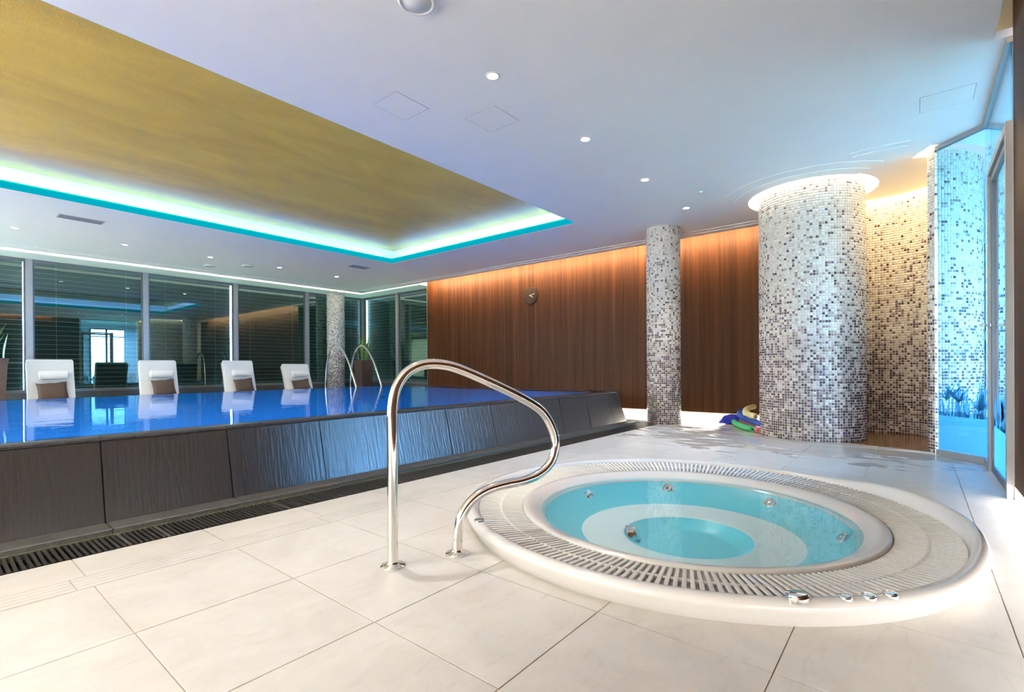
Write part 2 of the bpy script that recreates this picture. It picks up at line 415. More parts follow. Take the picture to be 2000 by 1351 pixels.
nz = t.noise(t.coord(), 3, 2); mxs = t.n('ShaderNodeMixShader'); t.l(t.rng(nz, 0, 1, 0.3, 0.45), mxs.inputs[0]); t.l(d.outputs[0], mxs.inputs[1]); t.l(d2.outputs[0], mxs.inputs[2]); t.l(mxs.outputs[0], t.out.inputs[0]); M['frost'] = t.m
M['cabinet'] = plain('mauve_brown_laminate', (0.14, 0.085, 0.075), 0.45, var=0.12, stretch=(6, 6, 0.6))
M['navy'] = plain('navy_cloth', (0.01, 0.03, 0.12), 0.7, var=0.2)
t = NT('white_curtain'); d = t.n('ShaderNodeBsdfTranslucent'); d.inputs[0].default_value = (0.72, 0.76, 0.84, 1); d2 = t.n('ShaderNodeBsdfDiffuse'); d2.inputs[0].default_value = (0.78, 0.8, 0.84, 1)
nz = t.noise(t.coord((1, 1, 0.1)), 20, 2); mxs = t.n('ShaderNodeMixShader'); t.l(t.rng(nz, 0, 1, 0.4, 0.7), mxs.inputs[0]); t.l(d.outputs[0], mxs.inputs[1]); t.l(d2.outputs[0], mxs.inputs[2]); t.l(mxs.outputs[0], t.out.inputs[0]); M['curtain'] = t.m
t = NT('sheer_cloth'); d = t.n('ShaderNodeBsdfTranslucent'); d.inputs[0].default_value = (1.0, 0.78, 0.63, 1); d2 = t.n('ShaderNodeBsdfDiffuse'); d2.inputs[0].default_value = (0.6, 0.6, 0.6, 1)  # blinds of the added fill window, spreading sky light
nz = t.noise(t.coord(), 60, 2); mxs = t.n('ShaderNodeMixShader'); t.l(t.rng(nz, 0, 1, 0.34, 0.42), mxs.inputs[0]); t.l(d.outputs[0], mxs.inputs[1]); t.l(d2.outputs[0], mxs.inputs[2]); t.l(mxs.outputs[0], t.out.inputs[0]); M['sheer'] = t.m
M['lawn'] = plain('lawn_grass', (0.13, 0.17, 0.09), 0.9, var=0.5, scale=2.0)
M['hedge'] = plain('hedge_leaves', (0.05, 0.13, 0.03), 0.9, var=0.5, scale=6.0, bump=0.8)
M['shower_floor'] = plain('brown_shower_tile', (0.20, 0.105, 0.05), 0.18, var=0.2, scale=8)
M['grout'] = plain('light_grout', (0.72, 0.67, 0.63), 0.7, var=0.05)
M['clock_face'] = plain('dark_clock_wood', (0.030, 0.019, 0.014), 0.7, var=0.2, spec=0.15)
M['clock_cut'] = plain('black_groove', (0.012, 0.008, 0.006), 0.7)
M['brass'] = plain('pale_metal_hand', (0.55, 0.45, 0.34), 0.35, 0.6)
M['foam_green'] = plain('green_foam', (0.07, 0.52, 0.22), 0.75, var=0.06, scale=40)
M['foam_blue'] = plain('blue_foam', (0.010, 0.07, 0.42), 0.75, var=0.06, scale=40)
M['foam_cream'] = plain('cream_foam', (0.70, 0.64, 0.33), 0.75, var=0.05, scale=40)
M['foam_pink'] = plain('pink_foam', (0.72, 0.24, 0.28), 0.75, var=0.05, scale=40)
M['bag_blue'] = plain('royal_blue_vinyl', (0.010, 0.02, 0.38), 0.35, var=0.1)
# mosaic glass: colour per tile from the mesh attribute
t = NT('mosaic_glass'); at = t.n('ShaderNodeAttribute'); at.attribute_name = 'tile_colour'
t.pbsdf(at.outputs['Color'], 0.12, 0, 0.6); M['mosaic'] = t.m
# water
def water(name, tint, scale, strength, dist, stretch=(1, 1, 1), ior=1.33):
    t = NT(name); geo = t.n('ShaderNodeNewGeometry'); mp = t.n('ShaderNodeMapping'); mp.inputs['Scale'].default_value = stretch; t.l(geo.outputs['Position'], mp.inputs[0])
    nz = t.noise(mp.outputs[0], scale, 3, 0.5, 0.3); bn = t.bump(nz, strength, dist)
    tr = t.n('ShaderNodeBsdfTransparent'); tr.inputs[0].default_value = (*tint, 1)
    gl = t.n('ShaderNodeBsdfGlossy'); gl.inputs['Roughness'].default_value = 0.0; t.l(bn, gl.inputs['Normal'])
    mx = t.n('ShaderNodeMixShader'); t.l(schlick(t, ior, bn), mx.inputs[0]); t.l(tr.outputs[0], mx.inputs[1]); t.l(gl.outputs[0], mx.inputs[2]); t.l(mx.outputs[0], t.out.inputs[0])
    return t.m
M['pool_water'] = water('pool_water', (0.80, 0.93, 1.0), 2.2, 0.10, 0.02, (1, 1.6, 1))
M['spa_water'] = water('spa_water', (0.93, 0.985, 0.995), 7.0, 0.10, 0.01)

# ================================================================ the setting
struct = lambda o: tag(o, kind='structure')
TUB = (3.32, 1.20)
TUB_CUT = 1.435
# ---- floor: screed below, tiles as pieces
flo = struct(bpy.data.objects.new('floor', flat_mesh('floor', [(-4, -3.4), (10.5, -3.4), (10.5, 15.1), (-4, 15.1)],
      [circ(*TUB, 1.40, 72), [(-3.95, 3.45), (8.62, 3.45), (8.62, 10.5), (-3.95, 10.5)]], -0.06, -0.005, M['joint'])))
link(flo)
G = 0.0022
def cut_tile(x0, x1, y0, y1):
    """rectangle minus the tub's disc; None when all inside"""
    P = []; n = 48
    cor = [(x0, y0), (x1, y0), (x1, y1), (x0, y1)]
    for i in range(4):
        a, b = cor[i], cor[(i+1) % 4]
        P += [(a[0]+(b[0]-a[0])*k/n, a[1]+(b[1]-a[1])*k/n) for k in range(n)]
    ins = [math.hypot(p[0]-TUB[0], p[1]-TUB[1]) < TUB_CUT for p in P]
    if not any(ins): return cor
    if all(ins): return None
    N = len(P)
    st = next(i for i in range(N) if not ins[i] and ins[i-1])
    run = []
    i = st
    while not ins[i % N] and len(run) < N:
        run.append(P[i % N]); i += 1
    a0 = math.atan2(run[-1][1]-TUB[1], run[-1][0]-TUB[0]); a1 = math.atan2(run[0][1]-TUB[1], run[0][0]-TUB[0])
    d = (a1-a0+PI) % (2*PI)-PI
    arc = [(TUB[0]+TUB_CUT*math.cos(a0+d*k/8), TUB[1]+TUB_CUT*math.sin(a0+d*k/8)) for k in range(9)]
    keep = [run[0]]+[p for p in run[1:-1] if any(abs(p[0]-c[0])+abs(p[1]-c[1]) < 1e-6 for c in cor)]+[run[-1]]
    return keep+arc
tile_mesh = {}
def put_tile(x0, x1, y0, y1, name='tile'):
    poly = cut_tile(x0+G, x1-G, y0+G, y1-G)
    if poly is None or len(poly) < 3: return
    dz = random.uniform(-0.0006, 0.0006)
    if len(poly) == 4:
        key = (round(x1-x0, 3), round(y1-y0, 3))
        if key not in tile_mesh:
            a, b = (x1-x0)/2-G, (y1-y0)/2-G
            tile_mesh[key] = MB().box(-a, a, -b, b, -0.012, 0, bev=0.0012).mesh('tile', M['stone_tile'])
        o = bpy.data.objects.new(name, tile_mesh[key]); o.location = ((x0+x1)/2, (y0+y1)/2, dz)
    else:
        o = bpy.data.objects.new(name, MB().prism(poly, -0.012, dz).mesh('tile', M['stone_tile']))
    link(o, flo)
TX, TY = 0.618, 0.645
xs = [0.541+TX*k for k in range(-5, 16)]
ys = [2.943-TY*k for k in range(0, 7)]
for i in range(len(xs)-1):
    for j in range(len(ys)-1):
        put_tile(xs[i], xs[i+1], ys[j+1], ys[j])
for i in range(len(xs)-1):                               # kerb row next to the grate
    put_tile(xs[i], xs[i+1], 3.112, 3.450)
for k in range(5):                                       # behind the far end of the pool
    for j in range(2):
        put_tile(8.63+0.62*j, 8.63+0.62*(j+1), 3.46+0.63*k, 3.46+0.63*(k+1))
sx = [0.481-1.25*k for k in (2, 1, 0)]+[0.481+1.25*k for k in range(1, 7)]+[9.5]
for a, b in zip(sx[:-1], sx[1:]):                        # slotted drain: four ribs per length
    for k in range(4):
        y0 = 2.946+0.0415*k
        o = MB().box(a+0.0015, b-0.0015, y0+0.0022, y0+0.0393, -0.012, 0.0, bev=0.001).obj('drain_rib', M['stone_tile'], flo)
mb = MB().box(-4, 10.0, 10.5, 15.0, -0.012, 0.0); mb.obj('deck', M['stone_tile'], flo)
SH = (8.18, 0.388); RI, RO = 0.909, 1.02
BC = (8.127, 1.159); BR = 0.652
poly = circ(*SH, RI, 40, rad(213), rad(440), True)+[(7.62, 0.75)]
mb = MB().prism(poly, -0.01, 0.004); mb.obj('shower_floor', M['shower_floor'], flo)

# ---- ceiling plate with its openings
ring_hole = circ(*BC, 0.79, 64)
A0, A1 = rad(205), rad(432)
outline = []
Ri, Ro = RI-0.10, RO+0.13
shell_hole = circ(*SH, Ro, 56, rad(207), rad(380), True)+circ(*SH, Ri, 56, rad(207), rad(380), True)[::-1]
ceil_main = [(-4, -0.46), (5.16, -0.46), (5.16, -3.4), (10.5, -3.4), (10.5, 1.95), (9.26, 1.95), (9.26, 13.75), (-4, 13.75)]
cei = struct(bpy.data.objects.new('ceiling', flat_mesh('ceiling', ceil_main,
      [[(-3.2, 4.43), (7.12, 4.43), (7.12, 9.40), (-3.2, 9.40)], ring_hole, shell_hole], CEIL, CEIL+0.06, M['white_paint'])))
link(cei)
tn = [0]
def trim(mb, mat, parent=None):
    tn[0] += 1
    return struct(mb.obj('trim_%d' % tn[0], mat))
mb = MB().box(-4, 10.1, 14.20, 15.0, CEIL, CEIL+0.06).box(9.50, 10.1, 11.2, 14.20, CEIL, CEIL+0.06); trim(mb, M['white_paint'])
mb = MB().box(-4.1, 10.6, -3.5, 15.3, 3.92, 4.0); struct(mb.obj('ceiling_slab', M['white_paint']))
# stepped mouldings
mb = MB()
for wd, th in ((0.30, 0.010), (0.17, 0.020)):
    mb.box(9.26-wd, 9.26, 2.05, 13.75, CEIL-th, CEIL+0.005)
    mb.box(-4, 9.26, 13.75-wd, 13.75, CEIL-th, CEIL+0.005)
trim(mb, M['white_paint'])
mb = MB()
for r1, th in ((1.17, 0.007), (0.98, 0.015)):
    pts = circ(*BC, r1, 48, rad(70), rad(228), True)+circ(*BC, 0.79, 48, rad(70), rad(228), True)[::-1]
    mb.V, b = mb.V, len(mb.V)
    n = 49
    V = [(p[0], p[1], CEIL-th) for p in pts]+[(p[0], p[1], CEIL+0.004) for p in pts]
    Fq = []
    N = 2*n
    for k in range(n-1):
        Fq.append((k, N-1-k, N-2-k, k+1)); Fq.append((N+k, N+k+1, N+N-2-k, N+N-1-k))
    for k in range(N):
        k2 = (k+1) % N; Fq.append((k, k2, N+k2, N+k))
    mb.add(V, Fq)
trim(mb, M['white_paint'])
mb = MB()
for ra, th in ((1.36, 0.007), (1.25, 0.015)):
    pts = circ(*SH, ra, 10, rad(172), rad(195), True)+circ(*SH, 1.15, 10, rad(172), rad(195), True)[::-1]
    n = 11; N = 22
    V = [(p[0], p[1], CEIL-th) for p in pts]+[(p[0], p[1], CEIL+0.004) for p in pts]
    Fq = []
    for k in range(n-1):
        Fq.append((k, N-1-k, N-2-k, k+1)); Fq.append((N+k, N+k+1, N+N-2-k, N+N-1-k))
    for k in range(N):
        k2 = (k+1) % N; Fq.append((k, k2, N+k2, N+k))
    mb.add(V, Fq)
trim(mb, M['white_paint'])
# coffer: box above the opening, gold lining, lip fascia made to glow by emission
GZ = 3.78
mb = MB().box(-3.2, 7.42, 9.64, 9.70, CEIL+0.06, GZ+0.1).box(-3.2, 7.42, 4.13, 4.19, CEIL+0.06, GZ+0.1).box(7.36, 7.42, 4.13, 9.70, CEIL+0.06, GZ+0.1).box(-3.5, -3.44, 4.13, 9.7, CEIL+0.06, GZ+0.1)
trim(mb, M['white_paint'])
struct(MB().box(-3.5, 7.40, 4.15, 9.68, GZ, GZ+0.04).obj('ceiling_gold', M['gold']))
def lip(z0, z1, mat):
    mb = MB().box(-3.2, 7.12, 9.385, 9.40, z0, z1).box(-3.2, 7.12, 4.43, 4.434, z0, z1).box(7.105, 7.12, 4.434, 9.385, z0, z1)
    return trim(mb, mat)
lip(CEIL+0.001, CEIL+0.085, M['lip_cyan']); lip(CEIL+0.085, CEIL+0.105, M['lip_green'])
# light diffusers in the perimeter slot and around the mosaic walls
o = MB().box(-4, 9.26, 13.75, 14.20, CEIL+0.012, CEIL+0.03).box(9.26, 9.50, 11.2, 14.20, CEIL+0.012, CEIL+0.03).obj('light_strip', M['strip_white'])
tag(o, 'white luminous ceiling strip running along the dark windows and round the corner', 'light strip')
mb = MB(); mb.lathe([(BR-0.02, CEIL+0.02), (0.80, CEIL+0.02), (0.80, CEIL+0.04), (BR-0.02, CEIL+0.04)], 64, (BC[0], BC[1], 0), smooth=False)
tag(mb.obj('ring_light', M['ring_white']), 'white ring of light in the ceiling around the thick mosaic column', 'ring light')
mb = MB(); mb.lathe([(Ri-0.01, CEIL+0.02), (RI+0.02, CEIL+0.02), (RI+0.02, CEIL+0.04), (Ri-0.01, CEIL+0.04)], 64, (SH[0], SH[1], 0), smooth=False, a0=rad(206), a1=rad(381))
mb.lathe([(RI+0.02, CEIL+0.021), (Ro+0.01, CEIL+0.021), (Ro+0.01, CEIL+0.04), (RI+0.02, CEIL+0.04)], 64, (SH[0], SH[1], 0), smooth=False, a0=rad(206), a1=rad(381), mi=1)
tag(mb.obj('curved_light', [M['curve_white'], M['strip_white']]), 'curved white light slot above the mosaic shower wall', 'light strip')

# ---- walls
WX = 9.75
struct(MB().box(WX, WX+0.05, 1.0, 11.2, 0.105, 3.80).obj('wall_right', M['walnut']))
struct(MB().box(9.88, 9.94, 1.0, 11.2, 0.0, 0.105).obj('baseboard_right', M['white_paint']))
struct(MB().box(9.80, 10.6, 11.08, 11.2, 0.0, CEIL).box(9.752, 9.80, 11.2, 11.215, 0.1, CEIL).obj('trim_corner', M['alu']))
struct(MB().box(9.94, 10.6, 1.0, 11.2, 0, 3.92).obj('wall_behind', M['white_paint']))
struct(MB().box(9.26, 10.6, 0.94, 1.0, 0, 3.92).obj('wall_return', M['white_paint']))
struct(MB().box(9.26, 9.3, 1.95, 1.99, CEIL, 3.92).obj('trim_return', M['white_paint']))
struct(MB().box(9.0, 9.06, 2.0, 11.3, CEIL+0.06, 3.92).box(9.0, 9.9, 11.2, 11.26, CEIL+0.05, 3.92).obj('trim_cove', M['white_paint']))
struct(MB().box(-4, 5.15, -0.61, -0.56, 0.10, 3.80).obj('wall_near', M['walnut']))
struct(MB().box(-4, 5.15, -0.70, -0.68, 0.0, 0.105).obj('baseboard_near', M['white_paint']))
struct(MB().box(5.14, 5.20, -3.4, -0.56, 0, 3.9).box(-4, 5.15, -0.76, -0.70, 0, 3.9).obj('wall_partition', M['white_paint']))
struct(MB().box(-4.1, -4.0, -0.76, 0.2, 0, 3.95).box(-4.1, -4.0, 13.0, 15.2, 0, 3.95).box(-4.1, -4.0, 0.2, 13.0, 3.2, 3.95).box(-4.1, -4.0, 0.2, 13.0, 0, 0.2).obj('wall_left', M['white_paint']))
# window wall added out of view behind the camera for fill light, blinds drawn
wl = struct(empty('window_left', (-4.05, 0.2, 0)))
mb = MB()
for k in range(7): mb.box(-0.045, 0.045, 12.8*k/6-0.03, 12.8*k/6+0.03, 0.2, 3.2)
mb.box(-0.045, 0.045, 0, 12.8, 0.2, 0.27).box(-0.045, 0.045, 0, 12.8, 3.13, 3.2); mb.obj('frame', M['alu'], wl)
for k in range(6):
    a = 0.2+12.8*k/6
    pobj(MB().box(-3.985, -3.98, a+0.03, a+12.8/6-0.03, 0.22, 3.3), 'sheer_blind', M['sheer'], wl)
# glass room beyond the partition
bw = MB().box(5.14, 6.02, -3.5, -3.4, 0, 3.95).box(8.2, 10.6, -3.5, -3.4, 0, 3.95).box(6.02, 8.2, -3.5, -3.4, 3.18, 3.95).box(6.02, 8.2, -3.5, -3.4, 0, 0.1)
struct(bw.obj('wall_far', M['white_paint']))
struct(MB().box(10.5, 10.6, -3.5, 1.0, 0, 3.95).obj('wall_end', M['white_paint']))

# ---- windows
wn = [0]
def window(a, b, along, plane, name_glass=True, z0=0.50, z1=3.40):
    """aluminium frame between two posts; along x at y=plane or along y at x=plane"""
    wn[0] += 1
    root = struct(empty('window_%d' % wn[0], (a, plane, 0) if along == 'x' else (plane, a, 0)))
    L = b-a
    def bx(mb, u0, u1, d0, d1, za, zb, mi=0):
        if along == 'x': mb.box(u0, u1, d0, d1, za, zb, mi)
        else: mb.box(d0, d1, u0, u1, za, zb, mi)
    mb = MB(); bx(mb, 0.055, L-0.055, 0.02, 0.09, z0, z0+0.06); bx(mb, 0.055, L-0.055, 0.02, 0.09, z1-0.05, z1+0.02); bx(mb, 0.055, 0.085, 0.03, 0.09, z0, z1); bx(mb, L-0.085, L-0.055, 0.03, 0.09, z0, z1)
    mb.obj('frame', M['alu_dark'], root)
    mb = MB(); bx(mb, 0.08, L-0.08, 0.055, 0.061, z0+0.05, z1-0.04); mb.obj('pane', M['window_glass'], root)
    mb = MB(); bx(mb, -0.055, 0.055, 0.0, 0.14, 0.0, CEIL+0.05); mb.obj('mullion', M['alu'], root)
    mb = MB(); bx(mb, 0.055, L-0.055, 0.0, 0.12, 0.0, z0); mb.obj('plinth', M['plinth'], root)
    return root
WYP, WXP = 14.96, 10.05
mx_ = [-2.51, -0.41, 1.69, 3.80, 5.92, 8.05, 10.10]
for a, b in zip(mx_[:-1], mx_[1:]): window(a, b, 'x', WYP)
for a, b in ((11.25, 13.04), (13.04, 14.98)): window(a, b, 'y', WXP)
struct(MB().box(10.05, 10.19, 14.90, 15.10, 0, CEIL+0.05).obj('trim_post', M['alu']))
def slat_mesh(L, along):
    c, s = math.cos(rad(80)), math.sin(rad(80)); hw = 0.0575
    prof = [(-hw*c+0.003, hw*s), (-hw*c-0.006, hw*s), (-hw*c-0.006, hw*s-0.011), (hw*c-0.003, -hw*s), (hw*c+0.003, -hw*s), (0.0, 0)]
    V = []; 
    for u in (0, L):
        for (d, z) in prof: V.append((u, d, z) if along == 'x' else (d, u, z))
    n = 6
    Fq = [(i, (i+1) % n, n+(i+1) % n, n+i) for i in range(n)]+[tuple(range(n))[::-1], tuple(range(n, 2*n))]
    mi = [1, 1, 0, 0, 0, 0, 0, 0]
    return mesh_np('slat', V, Fq, [M['slat_dark'], M['slat_edge']], mi)
def blind(a, b, along, plane, label):
    root = tag(empty('venetian_blind', (a, plane+0.2, 0) if along == 'x' else (plane+0.2, a, 0)), label, 'blind', 'venetian blinds behind the windows')
    me = slat_mesh(b-a, along)
    z = 0.56
    while z < 3.50:
        o = bpy.data.objects.new('slat', me); link(o, root); o.location = (0, 0, z); z += 0.106
    for u in (0.2*(b-a), 0.8*(b-a)):
        p = (u, 0.0) if along == 'x' else (0.0, u)
        MB().box(p[0]-0.004, p[0]+0.004, p[1]-0.045, p[1]-0.040, 0.5, 3.4).obj('cord', M['slat_edge'], root)
    return root
blind(-2.45, -0.42, 'x', WYP, 'dark closed blind furthest out at the left end of the window wall')
blind(-0.38, 1.605, 'x', WYP, 'dark closed blind behind the leftmost window pane, bright gap at its right')
blind(1.72, 3.86, 'x', WYP, 'dark closed blind behind the wide window between the two nearest loungers')
blind(3.86, 5.835, 'x', WYP, 'dark closed blind behind the window right of the second lounger, bright gap at its right')
blind(5.94, 8.06, 'x', WYP, 'dark closed blind behind the window above the two farthest loungers')
blind(8.06, 10.12, 'x', WYP, 'dark closed blind behind the slim far mosaic column')
blind(11.2, 13.02, 'y', WXP, 'dark closed blind beside the walnut wall')
blind(13.02, 14.93, 'y', WXP, 'dark closed blind right of the window corner, blue daylight at its edge')
# things outside
tag(MB().box(-60, 60, -60, 60, -0.60, -0.55).obj('lawn', M['lawn']), 'green lawn outside the windows', 'lawn', kind='stuff')

# ---- glass partition and door to the blue room
P1, P2 = Vector((7.25, -0.19, 0)), Vector((6.87, -0.553, 0))
gw = struct(empty('window_glass_partition', (P1.x, P1.y, 0)))
dv = (P2-P1).normalized(); nv = Vector((-dv.y, dv.x, 0))
def seg_box(mb, a, b, th, z0, z1, off=0.0, ext=0.0, mi=0):
    d = (b-a).normalized(); n = Vector((-d.y, d.x, 0)); a = a-d*ext; b = b+d*ext
    q = [a+n*(off-th/2), b+n*(off-th/2), b+n*(off+th/2), a+n*(off+th/2)]
    mb.prism([(p.x, p.y) for p in q], z0, z1, mi)
loc_inv = Matrix.Translation((-P1.x, -P1.y, 0))
P3 = Vector((6.42, -0.553, 0)); P4 = Vector((5.16, -0.553, 0))
mb = MB(); seg_box(mb, P1, P2, 0.05, 0.0, 0.06); seg_box(mb, P2, P3, 0.05, 0, 0.06); pobj(mb, 'bottom_rail', M['alu'], gw)
mb = MB(); seg_box(mb, P1, P2, 0.05, CEIL-0.045, CEIL); seg_box(mb, P2, P4, 0.05, CEIL-0.045, CEIL); pobj(mb, 'top_rail', M['alu'], gw)
mb = MB(); seg_box(mb, P1, P2, 0.012, 0.06, CEIL-0.045); pobj(mb, 'pane', M['room_glass'], gw)
mb = MB(); seg_box(mb, P2, P3, 0.012, 0.06, CEIL-0.045); pobj(mb, 'pane', M['room_glass'], gw)
mb = MB(); seg_box(mb, P3, P4, 0.012, 2.80, CEIL-0.045); pobj(mb, 'pane', M['room_glass'], gw)
# frosted reed pattern stuck to the lower glass
def film(a, b, off, seed):
    r = random.Random(seed); mb = MB(); d = (b-a); L = d.length; d = d.normalized(); n = Vector((-d.y, d.x, 0))
    def pt(u, z, o=off): p = a+d*u+n*o; return (p.x, p.y, z)
    top = [(0, 0.52)]
    u = 0
    base = MB()
    V = []; Fq = []
    N = 40
    hs = [0.46+0.05*r.random() for _ in range(N+1)]
    for k in range(N+1):
        V += [pt(L*k/N, 0.065), pt(L*k/N, hs[k])]
    for k in range(N): Fq.append((2*k, 2*k+2, 2*k+3, 2*k+1))
    mb.add(V, Fq)
    for k in range(int(L*90)):
        u = r.uniform(0, L); h = r.uniform(0.55, 0.80)*(1.0 if r.random() < 0.85 else 1.15); w_ = r.uniform(0.004, 0.012); ln = r.uniform(-0.06, 0.06)
        top = min(max(u+ln, 0), L)
        mb.add([pt(u-w_, 0.44, off*1.02), pt(min(u+w_, L), 0.44, off*1.02), pt((u+top)/2+w_*0.8, 0.44+(h-0.44)*0.6, off*1.02), pt(top, h, off*1.02), pt((u+top)/2-w_*0.8, 0.44+(h-0.44)*0.6, off*1.02)], [(0, 1, 2, 3, 4)])
    for k in range(int(L*6)):                              # tufts of pointed leaves
        uc = r.uniform(0.03, L-0.03); zc = r.uniform(0.50, 0.64)
        for q in range(7):
            a_ = rad(90+(q-3)*17+r.uniform(-8, 8)); ln = r.uniform(0.10, 0.26); w_ = ln*0.085
            ca, sa = math.cos(a_), math.sin(a_)
            P = [(0, -w_*0.4), (ln*0.45, -w_), (ln, 0), (ln*0.45, w_), (0, w_*0.4)]
            mb.add([pt(min(max(uc+u*ca-v*sa, 0), L), zc+u*sa+v*ca, off*(1.04+0.01*q)) for u, v in P], [tuple(range(5))])
    return mb
sgn = 1.0
pobj(film(P1, P2, 0.009, 3), 'frosted_film', M['frost'], gw)
pobj(film(P2, P3, 0.009, 4), 'frosted_film', M['frost'], gw)
dr = struct(empty('door_1', (6.40, -0.553, 0)))
def bxo(x0, x1, y0, y1, z0, z1, name, mat, parent=None, bev=0.0):
    mb = MB().box(x0, x1, y0, y1, z0, z1, bev=bev); return pobj(mb, name, mat, parent)
fr = MB().box(6.36, 6.42, -0.60, -0.52, 0, 2.80).box(5.16, 5.22, -0.60, -0.52, 0, 2.80).box(5.22, 6.36, -0.60, -0.52, 2.74, 2.80)
pobj(fr, 'door_frame', M['alu'], dr)
lf = MB().box(6.29, 6.355, -0.585, -0.54, 0.01, 2.735).box(5.225, 5.29, -0.585, -0.54, 0.01, 2.735).box(5.29, 6.29, -0.585, -0.54, 2.67, 2.735).box(5.29, 6.29, -0.585, -0.54, 0.01, 0.075)
leaf_ = pobj(lf, 'door_leaf', M['alu_dark'], dr)
pobj(MB().box(5.28, 6.30, -0.568, -0.556, 0.07, 2.68), 'pane', M['room_glass'], dr)
ff = film(Vector((6.29, -0.553, 0)), Vector((5.29, -0.553, 0)), 0.0, 5); pobj(ff, 'frosted_film', M['frost'], dr)
hb = MB(); hb.lathe([(0, 0.0), (0.028, 0.0), (0.028, 0.012), (0.0, 0.012)], 20, (6.32, -0.54, 1.36), 'y')
hb.tube(spline([(6.32, -0.535, 1.36), (6.32, -0.475, 1.36), (6.30, -0.462, 1.36), (6.19, -0.46, 1.36)], 5), 0.011, 10)
pobj(hb, 'handle', M['steel'], dr)
# window of the glass room, curtain, cabinets
win = struct(empty('window_garden', (6.02, -3.45, 0)))
mb = MB().box(6.02, 6.10, -3.49, -3.41, 0.1, 3.18).box(8.12, 8.2, -3.49, -3.41, 0.1, 3.18).box(6.10, 8.12, -3.49, -3.41, 3.11, 3.18).box(6.10, 8.12, -3.49, -3.41, 0.1, 0.18).box(6.70, 6.78, -3.485, -3.415, 0.18, 3.11).box(6.10, 8.12, -3.48, -3.42, 2.72, 2.77)
pobj(mb, 'frame', M['alu_dark'], win)
pobj(MB().box(6.09, 8.13, -3.452, -3.446, 0.15, 3.15), 'pane', M['clear_glass'], win)
mb = MB(); n = 60
V = []
for k in range(n+1):
    u = k/n; y = -3.28+0.045*math.sin(u*52)+0.02*math.sin(u*23+1)
    V += [(7.45+0.75*u, y, 0.06), (7.45+0.75*u, y, 3.25)]
V2 = [(v[0], v[1]-0.006, v[2]) for v in V]
nn = len(V)
Fq = [(2*k, 2*k+2, 2*k+3, 2*k+1) for k in range(n)]+[(nn+2*k, nn+2*k+1, nn+2*k+3, nn+2*k+2) for k in range(n)]
mb.add(V+V2, Fq, smooth=True)
tag(mb.obj('curtain', M['curtain']), 'white pleated curtain beside the garden window of the glass room', 'curtain')
def cabinet(name, label, z0, z1, x0=9.35, x1=9.95, ya=-1.5, yb=-0.62, nd=2):
    root = tag(empty(name, ((x0+x1)/2, (ya+yb)/2, z0)), label, 'cabinet')
    pobj(MB().box(x0+0.02, x1, ya, yb, z0, z1), 'body', M['cabinet'], root)
    for k in range(nd):
        a = ya+(yb-ya)*k/nd+0.004; b = ya+(yb-ya)*(k+1)/nd-0.004
        d_ = pobj(MB().box(x0, x0+0.02, a, b, z0+0.02, z1-0.02, bev=0.002), 'door', M['cabinet'], root)
        me = MB().tube([(x0-0.02, (a+b)/2, (z0+z1)/2-0.06), (x0-0.02, (a+b)/2, (z0+z1)/2+0.06)], 0.006, 8).mesh('handle', M['steel'])
        me.transform(Matrix.Translation(-Vector(root.location))); h_ = bpy.data.objects.new('handle', me); link(h_, d_)
    return root
cabinet('base_cabinet', 'mauve brown floor cabinet with doors seen low through the blue glass', 0.0, 1.16)
cabinet('wall_cabinet', 'mauve brown cabinet hung high on the wall behind the blue glass', 1.50, 2.66)
tag(MB().box(9.30, 9.97, -1.52, -0.61, 1.16, 1.20, bev=0.004).obj('counter_top', M['navy']), 'dark blue counter top on the floor cabinet behind the glass', 'counter')
mb = MB().lathe([(0, 0), (0.045, 0), (0.05, 0.05), (0.035, 0.09), (0.015, 0.10), (0.015, 0.13), (0, 0.13)], 16, (9.45, -0.74, 1.20))
tag(mb.obj('soap_bottle', M['navy']), 'small dark blue bottle standing on the counter behind the glass', 'bottle')

# ================================================================ mosaic columns and shower wall
PITCH = 0.0345
IVORY, CREAM, GREIGE, TAUPE, PLUM, BLACKB, VIOLET = map(np.array, ((0.80, 0.78, 0.72), (0.72, 0.68, 0.59), (0.42, 0.37, 0.32), (0.27, 0.20, 0.185), (0.105, 0.055, 0.060), (0.035, 0.020, 0.024), (0.12, 0.10, 0.26)))
def tile_colours(zf, n):
    """zf 0 at the floor .. 1 at the ceiling: dark tiles thin out upwards"""
    t_ = np.clip(1-zf, 0, 1)
    pd = 0.015+0.11*np.clip((t_-0.12)/0.4, 0, 1)+0.46*np.clip((t_-0.45)/0.45, 0, 1)**1.25
    pm = 0.10+0.08*np.clip((t_-0.08)/0.4, 0, 1)+0.17*np.clip((t_-0.45)/0.45, 0, 1)
    u = rng.random(n); v = rng.random(n)[:, None]
    c = np.where(v < 0.6, IVORY, CREAM)*np.where(rng.random(n)[:, None] < 0.25, 0.86, 1.0)
    mid = np.where(v < 0.45, GREIGE, np.where(v < 0.97, TAUPE, VIOLET))
    drk = np.where(v < 0.60, PLUM, np.where(v < 0.975, BLACKB, VIOLET*0.5))
    low = (t_ > 0.6)[:, None]
    c = np.where(low, c*np.array((0.80, 0.74, 0.74)), c)
    c = np.where((u < pd+pm)[:, None], mid, c); c = np.where((u < pd)[:, None], drk, c)
    return c*rng.uniform(0.85, 1.12, (n, 1))
